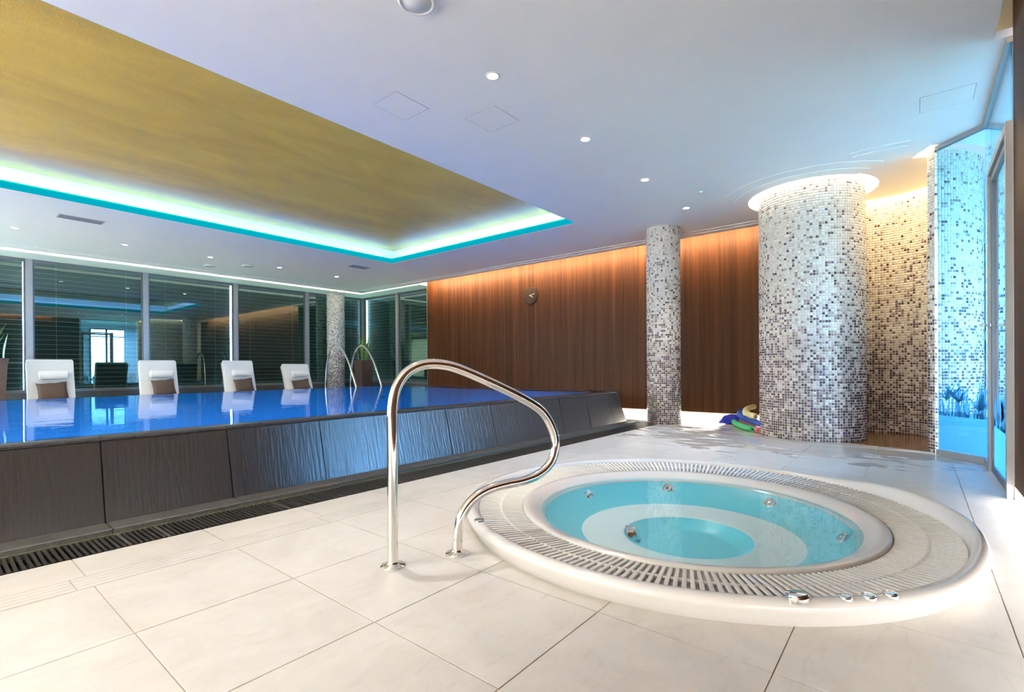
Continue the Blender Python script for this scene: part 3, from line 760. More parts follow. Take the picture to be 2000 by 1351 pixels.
def mosaic_mesh(name, centres, nrm, tan, ztop):
    """square glass tessera at every centre: bevelled pieces standing 3 mm proud"""
    n = len(centres); g = 0.0143; g2 = 0.0132; hgt = 0.003
    upv = np.array((0, 0, 1.0))
    tilt = rng.normal(0, 0.012, (n, 2))
    V = np.zeros((n, 8, 3))
    for k, (a, b) in enumerate(((-1, -1), (1, -1), (1, 1), (-1, 1))):
        V[:, k] = centres+tan*(a*g)+upv*(b*g)
        V[:, 4+k] = centres+tan*(a*g2)+upv*(b*g2)+nrm*(hgt+(a*tilt[:, :1]+b*tilt[:, 1:])*g2)
    base = (np.arange(n)*8)[:, None]
    q = np.array(((4, 5, 6, 7), (0, 1, 5, 4), (1, 2, 6, 5), (2, 3, 7, 6), (3, 0, 4, 7)))
    Fq = (base[:, :, None]+q[None]).reshape(-1, 4)
    me = bpy.data.meshes.new(name)
    me.vertices.add(n*8); me.vertices.foreach_set('co', V.reshape(-1))
    me.loops.add(len(Fq)*4); me.loops.foreach_set('vertex_index', Fq.reshape(-1))
    me.polygons.add(len(Fq)); me.polygons.foreach_set('loop_start', np.arange(len(Fq))*4)
    try: me.polygons.foreach_set('loop_total', np.full(len(Fq), 4))
    except Exception: pass
    me.materials.append(M['mosaic']); me.update(calc_edges=True); me.validate()
    c = tile_colours(centres[:, 2]/ztop, n)
    rgba = np.ones((n, 8, 4)); rgba[:, :, :3] = c[:, None]
    at_ = me.attributes.new('tile_colour', 'FLOAT_COLOR', 'POINT'); at_.data.foreach_set('color', rgba.reshape(-1))
    return me
def arc_mosaic(name, r, a0, a1, parent, inward=False, ztop=CEIL, z0=0.0):
    n = max(1, int(round(abs(a1-a0)*r/PITCH))); rows = int((ztop-z0)/PITCH)
    A, Z = np.meshgrid(a0+(np.arange(n)+0.5)*(a1-a0)/n, z0+(np.arange(rows)+0.5)*PITCH)
    A = A.ravel(); Z = Z.ravel(); s = -1.0 if inward else 1.0
    C = np.stack((r*np.cos(A), r*np.sin(A), Z), 1); N_ = np.stack((s*np.cos(A), s*np.sin(A), 0*A), 1)
    T = np.stack((-s*np.sin(A), s*np.cos(A), 0*A), 1)
    o = bpy.data.objects.new(name, mosaic_mesh(name, C, N_, T, CEIL)); link(o, parent); tag(o, kind='stuff'); return o
def column(x, y, r, label, top):
    root = tag(empty('mosaic_column', (x, y, 0)), label, 'column')
    MB().lathe([(0, 0), (r, 0), (r, top), (0, top)], 64, smooth=False).obj('core', M['grout'], root)
    arc_mosaic('mosaic_tiles', r+0.0004, 0, 2*PI, root, ztop=top)
    return root
column(*BC, BR, 'thick round mosaic column beside the foam noodles, ring of light at its top', CEIL+0.02)
column(8.459, 3.451, 0.2856, 'slim round mosaic column standing at the far end of the pool', CEIL)
column(8.87, 14.68, 0.275, 'slim mosaic column in front of the far windows beside the planter', CEIL)
root = tag(empty('shower_wall', (*SH, 0)), 'curved mosaic shower wall right of the thick column, warm lit inside', 'shower wall')
a0, a1 = rad(213), rad(440)
mb = MB(); mb.lathe([(RI, 0), (RO, 0), (RO, CEIL+0.02), (RI, CEIL+0.02), (RI, 0)], 72, a0=a0, a1=a1, smooth=False)
for a in (a0, a1):
    mb.add([(RI*math.cos(a), RI*math.sin(a), 0), (RO*math.cos(a), RO*math.sin(a), 0), (RO*math.cos(a), RO*math.sin(a), CEIL+0.02), (RI*math.cos(a), RI*math.sin(a), CEIL+0.02)], [(0, 1, 2, 3)])
mb.obj('core', M['grout'], root)
arc_mosaic('inner_tiles', RI-0.0004, a0, rad(400), root, inward=True, ztop=CEIL+0.02)
arc_mosaic('outer_tiles', RO+0.0004, a0, rad(380), root, ztop=CEIL+0.02)
rows = int((CEIL+0.02)/PITCH)
ee = np.array((math.cos(a0), math.sin(a0), 0)); en = np.array((math.sin(a0), -math.cos(a0), 0))
C = []
for k in range(3):
    for j in range(rows): C.append(ee*(RI+0.020+0.0355*k)+np.array((0, 0, (j+0.5)*PITCH))+en*0.0004)
C = np.array(C); o = bpy.data.objects.new('end_tiles', mosaic_mesh('end_tiles', C, np.tile(en, (len(C), 1)), np.tile(ee, (len(C), 1)), CEIL)); link(o, root); tag(o, kind='stuff')
# small chrome eye on the thick column
d = Vector((-BC[0], -BC[1], 0)); d.normalize()
ang = math.atan2(d.y, d.x)-0.05
mb = MB(); mb.lathe([(0, 0), (0.045, 0), (0.05, 0.006), (0.044, 0.014), (0.03, 0.012), (0.024, 0.004), (0, 0.004)], 28, axis='x')
o = mb.obj('wall_eye', M['chrome']); o.location = (BC[0]+(BR+0.004)*math.cos(ang), BC[1]+(BR+0.004)*math.sin(ang), 2.08); o.rotation_euler = (0, 0, ang)
tag(o, 'small round chrome eye fixed on the front of the thick mosaic column', 'wall fitting')

# ================================================================ swimming pool
WL = 0.562
pool = tag(empty('swimming_pool', (2.4, 7.3, 0)), 'raised infinity pool with sloping black slate sides and deep blue water', 'pool')
PX0 = -3.2
sj = [0.79+0.76*k for k in range(-5, 10)]+[8.09]
for a, b in zip(sj[:-1], sj[1:]):
    if b-a < 0.05: continue
    g = 0.004
    o_ = random.uniform(-0.002, 0.002)
    mb = MB().hull8([(a+g, 3.985+o_, 0.03), (min(b-g, 8.085), 3.985+o_, 0.03), (min(b-g, 8.03), 4.04+o_, 0.03), (a+g, 4.04+o_, 0.03)], [(a+g, 4.105+o_, 0.530), (min(b-g, 7.96), 4.105+o_, 0.530), (min(b-g, 7.90), 4.165+o_, 0.530), (a+g, 4.165+o_, 0.530)])
    pobj(mb, 'slab', M['wet_slate'], pool)
    prof = [(4.107, 0.535), (4.104, 0.550), (4.113, 0.560), (4.135, 0.564), (4.26, 0.5605), (4.42, 0.545), (4.42, 0.535)]
    V = [(x, p[0], p[1]) for x in (a+0.0015, min(b-0.0015, 7.965)) for p in prof]; n = len(prof)
    mb = MB().add(V, [(i, n+i, n+(i+1) % n, (i+1) % n) for i in range(n)]+[tuple(range(n)), tuple(range(n, 2*n))[::-1]])
    pobj(mb, 'coping', M['slate'], pool)
    pobj(MB().box(a+0.0015, b-0.0015, 3.792, 3.982, -0.05, 0.030, bev=0.004), 'kerb_stone', M['kerb'], pool)
pobj(MB().hull8([(PX0, 4.012, 0.0), (8.02, 4.012, 0.0), (8.02, 4.06, 0.0), (PX0, 4.06, 0.0)], [(PX0, 4.135, 0.528), (7.90, 4.135, 0.528), (7.90, 4.19, 0.528), (PX0, 4.19, 0.528)]), 'backing', M['dark_channel'], pool)
# end side of the pool (faces the walnut wall)
ej = [3.998+0.78*k for k in range(9)]
for a, b in zip(ej[:-1], ej[1:]):
    b = min(b, 10.25)
    f0 = a == ej[0]
    mb = MB().hull8([(8.03, a+(0.03 if f0 else 0.003), 0.03), (8.09, a-0.013 if f0 else a, 0.03), (8.09, b-0.003, 0.03), (8.03, b-0.003, 0.03)], [(7.90, 4.17 if f0 else a+0.003, 0.530), (7.966, 4.107 if f0 else a, 0.530), (7.966, b-0.003, 0.530), (7.90, b-0.003, 0.530)])
    pobj(mb, 'slab', M['wet_slate'], pool)
    pobj(MB().box(7.72, 7.968, 4.42 if f0 else a+0.0015, b-0.0015, 0.535, 0.562, bev=0.004), 'coping', M['slate'], pool)
    pobj(MB().box(8.12, 8.28, a+0.0015, b-0.0015, -0.05, 0.03, bev=0.004), 'kerb_stone', M['kerb'], pool)
ZF = -0.35
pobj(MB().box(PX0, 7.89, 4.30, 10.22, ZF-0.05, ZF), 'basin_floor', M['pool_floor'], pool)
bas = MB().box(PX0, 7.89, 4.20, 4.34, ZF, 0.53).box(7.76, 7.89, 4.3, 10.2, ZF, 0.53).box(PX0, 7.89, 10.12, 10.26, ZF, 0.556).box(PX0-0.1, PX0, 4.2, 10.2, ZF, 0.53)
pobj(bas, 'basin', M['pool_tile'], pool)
pobj(MB().box(PX0, 7.95, 10.265, 10.42, 0.0, 0.55, bev=0.01), 'far_wall', M['slate'], pool)
wv = MB(); wv.add([(PX0, 4.21, WL), (7.80, 4.21, WL), (7.80, 10.20, WL), (PX0, 10.20, WL)], [(0, 1, 2, 3)])
tag(wv.obj('pool_water', M['pool_water']), 'still deep blue water filling the raised pool to its brim', 'water', kind='stuff')
for (x, y, z, dx, dy) in ((-1.4, 4.36, 0.10, 0, 1), (0.9, 4.36, 0.10, 0, 1), (3.1, 4.36, 0.10, 0, 1), (5.3, 4.36, 0.10, 0, 1), (7.3, 4.36, 0.10, 0, 1)):
    mb = MB(); mb.lathe([(0, 0.0), (0.085, 0.0), (0.085, 0.02), (0, 0.025)], 20, (0, 0, 0), 'y' if dy else 'x', mi=1); mb.lathe([(0.085, -0.005), (0.12, -0.005), (0.12, 0.02), (0.085, 0.022)], 20, (0, 0, 0), 'y' if dy else 'x')
    me = mb.mesh('pool_lamp', [M['steel'], M['pool_lamp']])
    if dx < 0 or dy < 0: me.transform(Matrix.Scale(-1, 4, (abs(dx), abs(dy), 0)))
    o = bpy.data.objects.new('pool_lamp', me); link(o, pool); o.location = Vector((x, y, z))-pool.location
    area('pool_lamp_beam', (x+dx*0.06, y+dy*0.06, z), (dx, dy, -0.8), 0.2, 0.2, POOL_W*0.85, (0.22, 0.58, 1.0), along=(abs(dy), abs(dx), 0), spread=125)
# overflow channel and black grate
chan = MB().box(-3.9, 8.62, 3.455, 3.80, -0.16, -0.13).box(-3.9, 8.62, 3.452, 3.46, -0.13, -0.006).box(8.28, 8.62, 3.79, 10.5, -0.16, -0.13)
gr = tag(empty('overflow_grate', (2.4, 3.62, 0)), 'black slatted overflow grate along the foot of the pool wall', 'grate')
pobj(chan, 'channel', M['dark_channel'], gr)
pobj(MB().box(-3.9, 8.28, 3.770, 3.792, -0.13, -0.002), 'channel_edge', M['channel'], gr)
sm = MB(); 
prof = [(-0.0085, 0.0), (-0.0065, 0.004), (0.0065, 0.004), (0.0085, 0.0), (0.004, -0.022), (-0.004, -0.022)]
def slat_geo(mb, x):
    V = [(x+p[0], y-3.62, p[1]-0.004) for y in (3.464, 3.766) for p in prof]; n = 6
    mb.add(V, [(i, (i+1) % n, n+(i+1) % n, n+i) for i in range(n)]+[tuple(range(n))[::-1], tuple(range(n, 2*n))])
slat_geo(sm, 0.0); sme = sm.mesh('slat', M['grate_black']); smg = sm.mesh('slat_grey', M['kerb'])
GP = 0.0272
xg = 0.15; k = 0
while k < 235:
    x = xg+GP*k
    o = bpy.data.objects.new('slat', smg if k in (24, 31, 58, 95) else sme); link(o, gr); o.location = (x-2.4+random.uniform(-0.0015, 0.0015), 0, 0)
    o.rotation_euler = (0, random.uniform(-0.05, 0.05), random.uniform(-0.012, 0.012)); k += 1
far = MB(); x = xg+GP*k
while x < 8.6:
    slat_geo(far, x-2.4); x += GP
x = xg-GP
while x > -1.0:
    slat_geo(far, x-2.4); x -= GP
y = 3.80
while y < 10.45:
    V = [((8.30 if e == 0 else 8.605)-2.4, y+p[0]-3.62, p[1]-0.004) for e in (0, 1) for p in prof]; n = 6
    far.add(V, [(i, n+i, n+(i+1) % n, (i+1) % n) for i in range(n)]); y += GP
tag(far.obj('far_slats', M['grate_black'], gr), kind='stuff')
for yy in (3.53, 3.70):
    pobj(MB().box(-3.8, 8.6, yy-0.006, yy+0.006, -0.045, -0.018), 'bearer', M['grate_black'], gr)
# two bent rails over the far pool edge
RP = [(9.80, 0.30), (9.86, 0.35), (9.87, 0.55), (10.03, 0.88), (10.19, 1.15), (10.44, 1.43), (10.69, 1.553), (10.94, 1.44), (11.10, 1.12), (11.17, 0.6), (11.17, 0.0)]
def arch(x, label):
    root = tag(empty('pool_rail', (x, 11.17, 0)), label, 'handrail', 'bent steel rails at the far pool edge')
    pts = spline([(x, y, z) for y, z in RP], 8)
    pobj(MB().tube(pts, 0.022, 12), 'bent_tube', M['steel'], root)
    fl = MB(); fl.lathe([(0.022, 0), (0.055, 0), (0.055, 0.008), (0.022, 0.012)], 20, (x, 11.17, 0)); pobj(fl, 'flange', M['steel'], root)
arch(6.47, 'left of the two bent steel rails at the far pool edge, before the mosaic column')
arch(7.16, 'right of the two bent steel rails at the far pool edge, before the planter')

# ================================================================ whirlpool
tub = tag(empty('whirlpool_tub', (*TUB, 0)), 'round white whirlpool tub sunk in the tiled floor in the foreground', 'whirlpool')
NA = 160
def bumpf(a, h):
    d_ = (a-rad(-68)+PI) % (2*PI)-PI
    return h*math.exp(-(d_/rad(34))**4)
def tub_profile(a):
    k = bumpf(a, 1.0)
    rim = [(1.436, -0.03), (1.440, -0.002), (1.446, 0.004), (1.458, 0.030), (1.478, 0.068+0.010*k), (1.481, 0.082+0.016*k), (1.474, 0.098+0.034*k), (1.458, 0.108+0.052*k), (1.435, 0.111+0.058*k), (1.412, 0.102+0.045*k), (1.402, 0.086+0.01*k), (1.399, 0.078), (1.399, 0.064)]
    gut = [(1.10, 0.042), (1.104, 0.055)]
    inn = [(1.100, 0.066), (1.085, 0.072), (1.05, 0.068), (1.01, 0.053), (0.985, 0.036), (0.968, 0.024), (0.956, 0.020), (0.944, 0.006), (0.90, -0.028), (0.80, -0.085), (0.735, -0.112), (0.70, -0.122), (0.55, -0.130), (0.43, -0.136), (0.412, -0.142), (0.385, -0.165), (0.33, -0.205), (0.30, -0.212), (0.0, -0.215)]
    return rim, gut+inn
V = []; prof_n = None
for k in range(NA):
    a = 2*PI*k/NA
    p1, p2 = tub_profile(a); P = p1+p2; prof_n = len(P)
    V += [(r*math.cos(a), r*math.sin(a), z) for r, z in P]
Fq = []; MI = []
for k in range(NA):
    k2 = (k+1) % NA
    for j in range(prof_n-1):
        Fq.append((k*prof_n+j, k2*prof_n+j, k2*prof_n+j+1, k*prof_n+j+1))
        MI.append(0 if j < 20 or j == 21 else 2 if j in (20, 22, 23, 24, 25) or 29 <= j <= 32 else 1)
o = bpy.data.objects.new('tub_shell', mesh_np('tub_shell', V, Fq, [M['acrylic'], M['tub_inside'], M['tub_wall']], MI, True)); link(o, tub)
# radial grate: slats in a ring, tied by a middle ring
NS = 232
def grate_slat():
    V = []
    for r, hw, z in ((1.108, 0.0080, 0.060), (1.250, 0.0092, 0.0735), (1.395, 0.0104, 0.084)):
        V += [(r, -hw, z-0.009), (r, hw, z-0.009), (r, hw, z-0.002), (r, hw-0.002, z), (r, -hw+0.002, z), (r, -hw, z-0.002)]
    Fq = []
    for s in (0, 6):
        for i in range(6): Fq.append((s+i, s+(i+1) % 6, s+6+(i+1) % 6, s+6+i))
    Fq += [tuple(range(6))[::-1], tuple(range(12, 18))]
    return mesh_np('slat', V, Fq, M['grate_white'])
gm = grate_slat()
for k in range(NS):
    o = bpy.data.objects.new('slat', gm); link(o, tub); o.rotation_euler = (0, 0, 2*PI*(k+0.5)/NS)
mb = MB(); mb.lathe([(1.243, 0.055), (1.257, 0.056), (1.257, 0.0728), (1.243, 0.0718), (1.243, 0.055)], NA); mb.obj('grate_ring', M['grate_white'], tub)
# jets, suction cover, buttons
def jet(a, r, z, tilt, s=1.0):
    mb = MB(); mb.lathe([(0, 0.001), (0.012, 0.001), (0.014, 0.005), (0.026, 0.005), (0.030, 0.001), (0.038, 0.002), (0.044, 0.005), (0.049, 0.0), (0.048, -0.004)], 24)
    me = mb.mesh('jet', M['chrome'])
    me.transform(Matrix.Scale(s, 4))
    o = bpy.data.objects.new('jet', me); link(o, tub); o.location = (r*math.cos(a), r*math.sin(a), z)
    o.rotation_euler = (Matrix.Rotation(a, 4, 'Z') @ Matrix.Rotation(-tilt, 4, 'Y')).to_euler()
    return o
JETS = [(1151, 968), (1305, 955), (1503, 984), (1643, 1053)]
def pix_ray(px, py):
    v = rt*((px-1000)/F_PX)+up*(-(py-718.49)/F_PX)+fw; return v
def on_z(px, py, z):
    d = pix_ray(px, py); t_ = (z-1.0)/d.z; return Vector((0, 0, 1))+d*t_
def wall_point(px, py):
    """where the sight line meets the sloped tub wall"""
    best = None
    for i in range(200):
        z = 0.02-0.14*i/199; p = on_z(px, py, z); r = math.hypot(p.x-TUB[0], p.y-TUB[1])
        rw = np.interp(z, [-0.122, -0.112, -0.085, -0.028, 0.006, 0.02], [0.70, 0.735, 0.80, 0.90, 0.944, 0.956])
        if best is None or abs(r-rw) < best[0]: best = (abs(r-rw), p, z)
    return best[1]
for q in JETS:
    p = wall_point(*q); a = math.atan2(p.y-TUB[1], p.x-TUB[0]); r = math.hypot(p.x-TUB[0], p.y-TUB[1])
    jet(a, r-0.004, p.z+0.004, rad(52))
p = on_z(1243, 1043, -0.17); a = math.atan2(p.y-TUB[1], p.x-TUB[0])
mb = MB(); mb.lathe([(0, 0.04), (0.05, 0.038), (0.056, 0.03), (0.058, 0.0), (0.07, -0.004), (0.072, -0.012)], 24)
o = mb.obj('suction_cover', M['chrome'], tub); o.location = (0.36*math.cos(a), 0.36*math.sin(a), -0.175)
o.rotation_euler = (Matrix.Rotation(a, 4, 'Z') @ Matrix.Rotation(-rad(62), 4, 'Y')).to_euler()
def button(p, name, r, h, tilt=0.0):
    mb = MB(); mb.lathe([(r*1.0, -0.012), (r*1.0, 0.003), (r*0.92, 0.006), (r*0.78, 0.004), (r*0.72, 0.004+h*0.6), (r*0.6, 0.004+h), (0, 0.006+h)], 28)
    o = mb.obj(name, M['chrome'], tub); q = Vector(p)-Vector((*TUB, 0)); o.location = q
    return o
for q in ((1651, 1165), (1697, 1164), (1740, 1160)):
    button(on_z(*q, 0.111), 'air_button', 0.026, 0.003)
button(on_z(936, 1016, 0.111), 'air_button', 0.030, 0.003)
p = on_z(1557, 1168, 0.113); mb = MB(); mb.lathe([(0.040, -0.012), (0.042, 0.004), (0.041, 0.010), (0.038, 0.011), (0.039, 0.017), (0.036, 0.020), (0.0, 0.021)], 32)
o = mb.obj('diverter_knob', M['chrome'], tub); o.location = p-Vector((*TUB, 0)); o.rotation_euler = (rad(-8), rad(4), 0)
mb = MB(); mb.add([(0.975*math.cos(2*PI*k/NA), 0.975*math.sin(2*PI*k/NA), 0) for k in range(NA)], [tuple(range(NA))])
o = mb.obj('whirlpool_water', M['spa_water']); o.location = (*TUB, 0.030); tag(o, 'clear turquoise water in the round white whirlpool', 'water', kind='stuff')

# ================================================================ grab rail
A_, D_ = Vector((1.546, 2.046, 0)), Vector((0.919, -0.393, 0))
GRP = [(0, 0), (0, 0.25), (0, 0.5), (0, 0.70), (0.002, 0.80), (0.022, 0.895), (0.077, 0.975), (0.165, 1.015), (0.275, 1.014), (0.386, 0.983), (0.585, 0.899), (0.790, 0.800), (0.892, 0.728), (0.955, 0.625), (0.972, 0.531), (0.945, 0.440), (0.866, 0.376), (0.76, 0.347), (0.63, 0.337), (0.52, 0.319), (0.433, 0.275), (0.375, 0.205), (0.350, 0.112), (0.345, 0.0)]
root = tag(empty('grab_rail', A_), 'bent polished steel grab rail standing on the tiles before the whirlpool', 'handrail')
pts = spline([D_*u+Vector((0, 0, z)) for u, z in GRP], 6)
MB().tube(pts, 0.0265, 24).obj('bent_tube', M['steel'], root)
fm = MB(); fm.lathe([(0.026, 0.026), (0.030, 0.020), (0.034, 0.010), (0.062, 0.006), (0.063, 0.0), (0.02, 0.0)], 36)
fmesh = fm.mesh('flange', M['steel'])
for u in (0.0, 0.345):
    f_ = bpy.data.objects.new('flange', fmesh); link(f_, root); f_.location = D_*u
    for a in (0.7, 2.8, 4.9):
        sc_ = MB().lathe([(0, 0.003), (0.006, 0.0025), (0.007, 0)], 10).obj('screw', M['steel'], f_); sc_.location = (0.048*math.cos(a), 0.048*math.sin(a), 0.008)

# ================================================================ loungers with pillows
def cushion(mb, w_, t_, l_, n=10, pw=3.5, mi=0):
    """rounded slab lying in x (width) and z (length), thickness along y"""
    V = []; Fq = []
    def se(u): return (1-abs(u)**pw)**(1/pw) if abs(u) < 1 else 0
    return None
def rslab(mb, x0, x1, path, th, mi=0, r=0.02):
    """upholstered slab: a side profile path in (y,z) swept across x, with softened edges"""
    pts = [Vector((0, p[0], p[1])) for p in path]
    N = len(pts); up_, dn_ = [], []
    for i, p in enumerate(pts):
        t_ = (pts[min(i+1, N-1)]-pts[max(i-1, 0)]).normalized(); nrm = Vector((0, t_.z, -t_.y))
        up_.append(p-nrm*th); dn_.append(p)
    loop = dn_+up_[::-1]
    n = len(loop)
    ctr = sum(loop, Vector())/n
    def shrink(k):
        out = []
        for i, p in enumerate(loop):
            a, b = loop[i-1], loop[(i+1) % n]
            t_ = (b-a).normalized(); nrm = Vector((0, t_.z, -t_.y)); q = p+nrm*k
            out.append(q if (q-ctr).length < (p-ctr).length+k*2 else p-nrm*k)
        return out
    sh = [p+(ctr-p).normalized()*r for p in loop]
    rings = [(x0, sh), (x0+r, loop), (x1-r, loop), (x1, sh)]
    V = [(x, p.y, p.z) for x, L in rings for p in L]
    Fq = [(s*n+i, s*n+(i+1) % n, (s+1)*n+(i+1) % n, (s+1)*n+i) for s in range(3) for i in range(n)]
    for s in (0, 3):
        for i in range(N-1):
            f = (s*n+i, s*n+i+1, s*n+n-2-i, s*n+n-1-i); Fq.append(f if s == 0 else f[::-1])
    mb.add(V, Fq, mi, False)
def make_lounger(x, w_, lean, top, label, first):
    yb = 12.82
    root = tag(empty('sun_lounger', (x+w_/2, yb-0.7, 0)), label, 'lounger', 'white loungers behind the pool')
    zt = top
    # backrest (front at yb low, leaning back by lean)
    mb = MB(); rslab(mb, x, x+w_, [(yb, 0.33), (yb+lean*0.33, 0.33+(zt-0.33)*0.33), (yb+lean*0.66, 0.33+(zt-0.33)*0.66), (yb+lean, zt-0.02), (yb+lean+0.03, zt)], -0.11)
    pobj(mb, 'backrest', M['leather'], root)
    mb = MB(); rslab(mb, x+0.01, x+w_-0.01, [(yb+0.115, 0.20), (yb+0.115+lean*0.5, 0.30+(zt-0.33)*0.5), (yb+0.12+lean, zt-0.03)], -0.05); pobj(mb, 'back_shell', M['dark_shell'], root)
    mb = MB(); rslab(mb, x, x+w_, [(yb-1.45, 0.33), (yb-1.40, 0.35), (yb-0.9, 0.36), (yb-0.4, 0.345), (yb+0.02, 0.345)], 0.10); pobj(mb, 'seat', M['leather'], root)
    pobj(MB().box(x+0.04, x+w_-0.04, yb-1.35, yb+0.12, 0.05, 0.24, bev=0.02), 'base', M['dark_shell'], root)
    # bolster
    bl = MB(); L_ = w_*0.62; f_ = 0.57; zc = 0.33+(zt-0.33)*f_; yc = yb+lean*f_-0.055
    bl.lathe([(0, -L_/2), (0.06, -L_/2), (0.080, -L_/2+0.015), (0.084, -L_/2+0.03), (0.084, L_/2-0.03), (0.080, L_/2-0.015), (0.06, L_/2), (0, L_/2)], 24, (x+w_*0.54, yc-0.005, zc+0.07), 'x')
    pobj(bl, 'bolster', M['leather'], root)
    for sx_ in (0.0,):
        pobj(MB().box(x+0.005, x+w_-0.005, yb+lean*0.5-0.004, yb+lean*0.5+0.004, 0.33+(zt-0.33)*0.50-0.003, 0.33+(zt-0.33)*0.50+0.003), 'seam', M['leather'], root)
    return root
def make_pillow(c, w_, h_, lean_, rz, label):
    n = 14; V = []; Fq = []
    for sgn_ in (1, -1):
        for i in range(n+1):
            for j in range(n+1):
                u, v = 2*i/n-1, 2*j/n-1
                pinch = 1-0.10*(1-abs(v)**2)*abs(u)**6-0.0
                px = u*w_/2*(1-0.07*(1-v*v)); pz = v*h_/2*(1-0.09*(1-u*u))
                th = 0.085*((1-u**4)*(1-v**4))**0.6
                V.append((px, sgn_*-th, pz+0.004*math.sin(7*u+3*v)))
    m = (n+1)**2
    for i in range(n):
        for j in range(n):
            a = i*(n+1)+j; q = (a, a+n+1, a+n+2, a+1)
            Fq.append(q); Fq.append(tuple(m+k for k in q)[::-1])
    me = mesh_np('throw_pillow', V, Fq, M['brown_cloth'], smooth=True)
    o = bpy.data.objects.new('throw_pillow', me); link(o); o.location = c
    o.rotation_euler = (-lean_, rz, 0)
    tag(o, label, 'pillow', 'brown pillows on the loungers'); return o
LG = [(1.42, 0.68, 0.22, 1.200, 'nearest white lounger, at the left end of the row by the pool'),
      (3.17, 0.70, 0.22, 1.197, 'second white lounger from the left, half way to the ladder'),
      (4.86, 0.70, 0.26, 1.203, 'third white lounger from the left with upright brown pillow'),
      (6.34, 0.73, 0.30, 1.120, 'rightmost white lounger, lower and farther back, left of the mosaic column')]
PLN = ['brown pillow on the nearest white lounger', 'brown pillow on the second white lounger from the left', 'brown pillow on the third white lounger from the left', 'brown pillow on the rightmost white lounger']
for i, (x, w_, lean, top, lab) in enumerate(LG):
    make_lounger(x, w_, lean, top, lab, i == 0)
    make_pillow((x+w_*(0.50, 0.57, 0.56, 0.52)[i], 12.82+lean*0.30-0.08, 0.35+(top-0.33)*(0.27, 0.29, 0.27, 0.27)[i]), w_*(0.66, 0.62, 0.63, 0.66)[i], (0.36, 0.36, 0.36, 0.29)[i], math.atan(lean/0.85), rad((-4, -5, -5, -6)[i]), PLN[i])

# ================================================================ planters
def planter(x, y, w_, h_, label, nl, hh, seed):
    r = random.Random(seed)
    root = tag(empty('potted_plant', (x, y, 0)), label, 'plant')
    a, b = w_*0.36, w_*0.5; th = 0.02
    mb = MB().hull8([(-a, -a, 0), (a, -a, 0), (a, a, 0), (-a, a, 0)], [(-b, -b, h_), (b, -b, h_), (b, b, h_), (-b, b, h_)])
    mb.hull8([(-b-0.008, -b-0.008, h_-0.05), (b+0.008, -b-0.008, h_-0.05), (b+0.008, b+0.008, h_-0.05), (-b-0.008, b+0.008, h_-0.05)], [(-b-0.01, -b-0.01, h_), (b+0.01, -b-0.01, h_), (b+0.01, b+0.01, h_), (-b-0.01, b+0.01, h_)])
    mb.obj('pot', M['planter'], root)
    MB().box(-b+0.02, b-0.02, -b+0.02, b-0.02, h_, h_+0.006).obj('soil', M['soil'], root)
    for k in range(nl):
        a_ = r.uniform(0, 2*PI); d = r.uniform(0.1, 0.95)*b; H_ = hh*r.uniform(0.5, 1.0); ln = r.uniform(0.06, 0.50)*H_; w0 = r.uniform(0.022, 0.038)
        cx, cy_ = d*math.cos(a_), d*math.sin(a_); ux, uy = math.cos(a_), math.sin(a_); tx, ty = -uy, ux
        V = []; n = 7
        for i in range(n+1):
            t_ = i/n; ww = w0*(1-t_**2.2)*(0.7+0.6*t_); off = ln*t_**1.8
            c_ = (cx+ux*off, cy_+uy*off, h_+H_*t_)
            V += [(c_[0]-tx*ww, c_[1]-ty*ww, c_[2]), (c_[0]+ux*0.008, c_[1]+uy*0.008, c_[2]), (c_[0]+tx*ww, c_[1]+ty*ww, c_[2])]
        Fq = []
        for i in range(n):
            Fq += [(3*i, 3*i+1, 3*i+4, 3*i+3), (3*i+1, 3*i+2, 3*i+5, 3*i+4)]
        o = bpy.data.objects.new('leaf', mesh_np('leaf', V, Fq, M['leaf'], smooth=True)); link(o, root)
planter(9.36, 13.85, 0.44, 1.24, 'tall brown planter with spiky green plant in the window corner', 44, 0.84, 5)
planter(0.93, 12.75, 0.42, 1.21, 'brown planter with green plant at the left edge, beside the nearest lounger', 26, 0.62, 8)

# ================================================================ wall clock
ck = tag(empty('wall_clock', (WX, 7.35, 2.757)), 'round dark wooden clock with pale hands on the walnut wall', 'clock')
mb = MB(); mb.lathe([(0.0, -0.035), (0.200, -0.035), (0.212, -0.028), (0.212, 0.0), (0, 0.0)], 56, (0, 0, 0), 'x', smooth=False); mb.obj('face', M['clock_face'], ck)
for k in range(12):
    a = 2*PI*k/12; c_, s_ = math.cos(a), math.sin(a)
    V = [(-0.0362, r*s_+q*c_, r*c_-q*s_) for r, q in ((0.075, -0.002), (0.19, -0.005), (0.19, 0.005), (0.075, 0.002))]
    V += [(-0.034, v[1], v[2]) for v in V]
    MB().add(V, [(0, 1, 2, 3), (4, 7, 6, 5), (0, 4, 5, 1), (1, 5, 6, 2), (2, 6, 7, 3), (3, 7, 4, 0)]).obj('hour_groove', M['clock_cut'], ck)
def hand(name, ang_, L_, w0):
    # clockwise from 12 as seen from the room; y decreases to the viewer's right
    c_, s_ = math.cos(ang_), math.sin(ang_)
    V = []
    for xx in (-0.046, -0.042):
        for r, q in ((-0.02, -w0), (L_, -w0*0.7), (L_, w0*0.7), (-0.02, w0)):
            V.append((xx, -(r*s_+q*c_), r*c_-q*s_))
    MB().add(V, [(0, 1, 2, 3), (4, 7, 6, 5), (0, 4, 5, 1), (1, 5, 6, 2), (2, 6, 7, 3), (3, 7, 4, 0)]).obj(name, M['brass'], ck)
hand('minute_hand', rad(76), 0.145, 0.007); hand('hour_hand', rad(118), 0.100, 0.008)

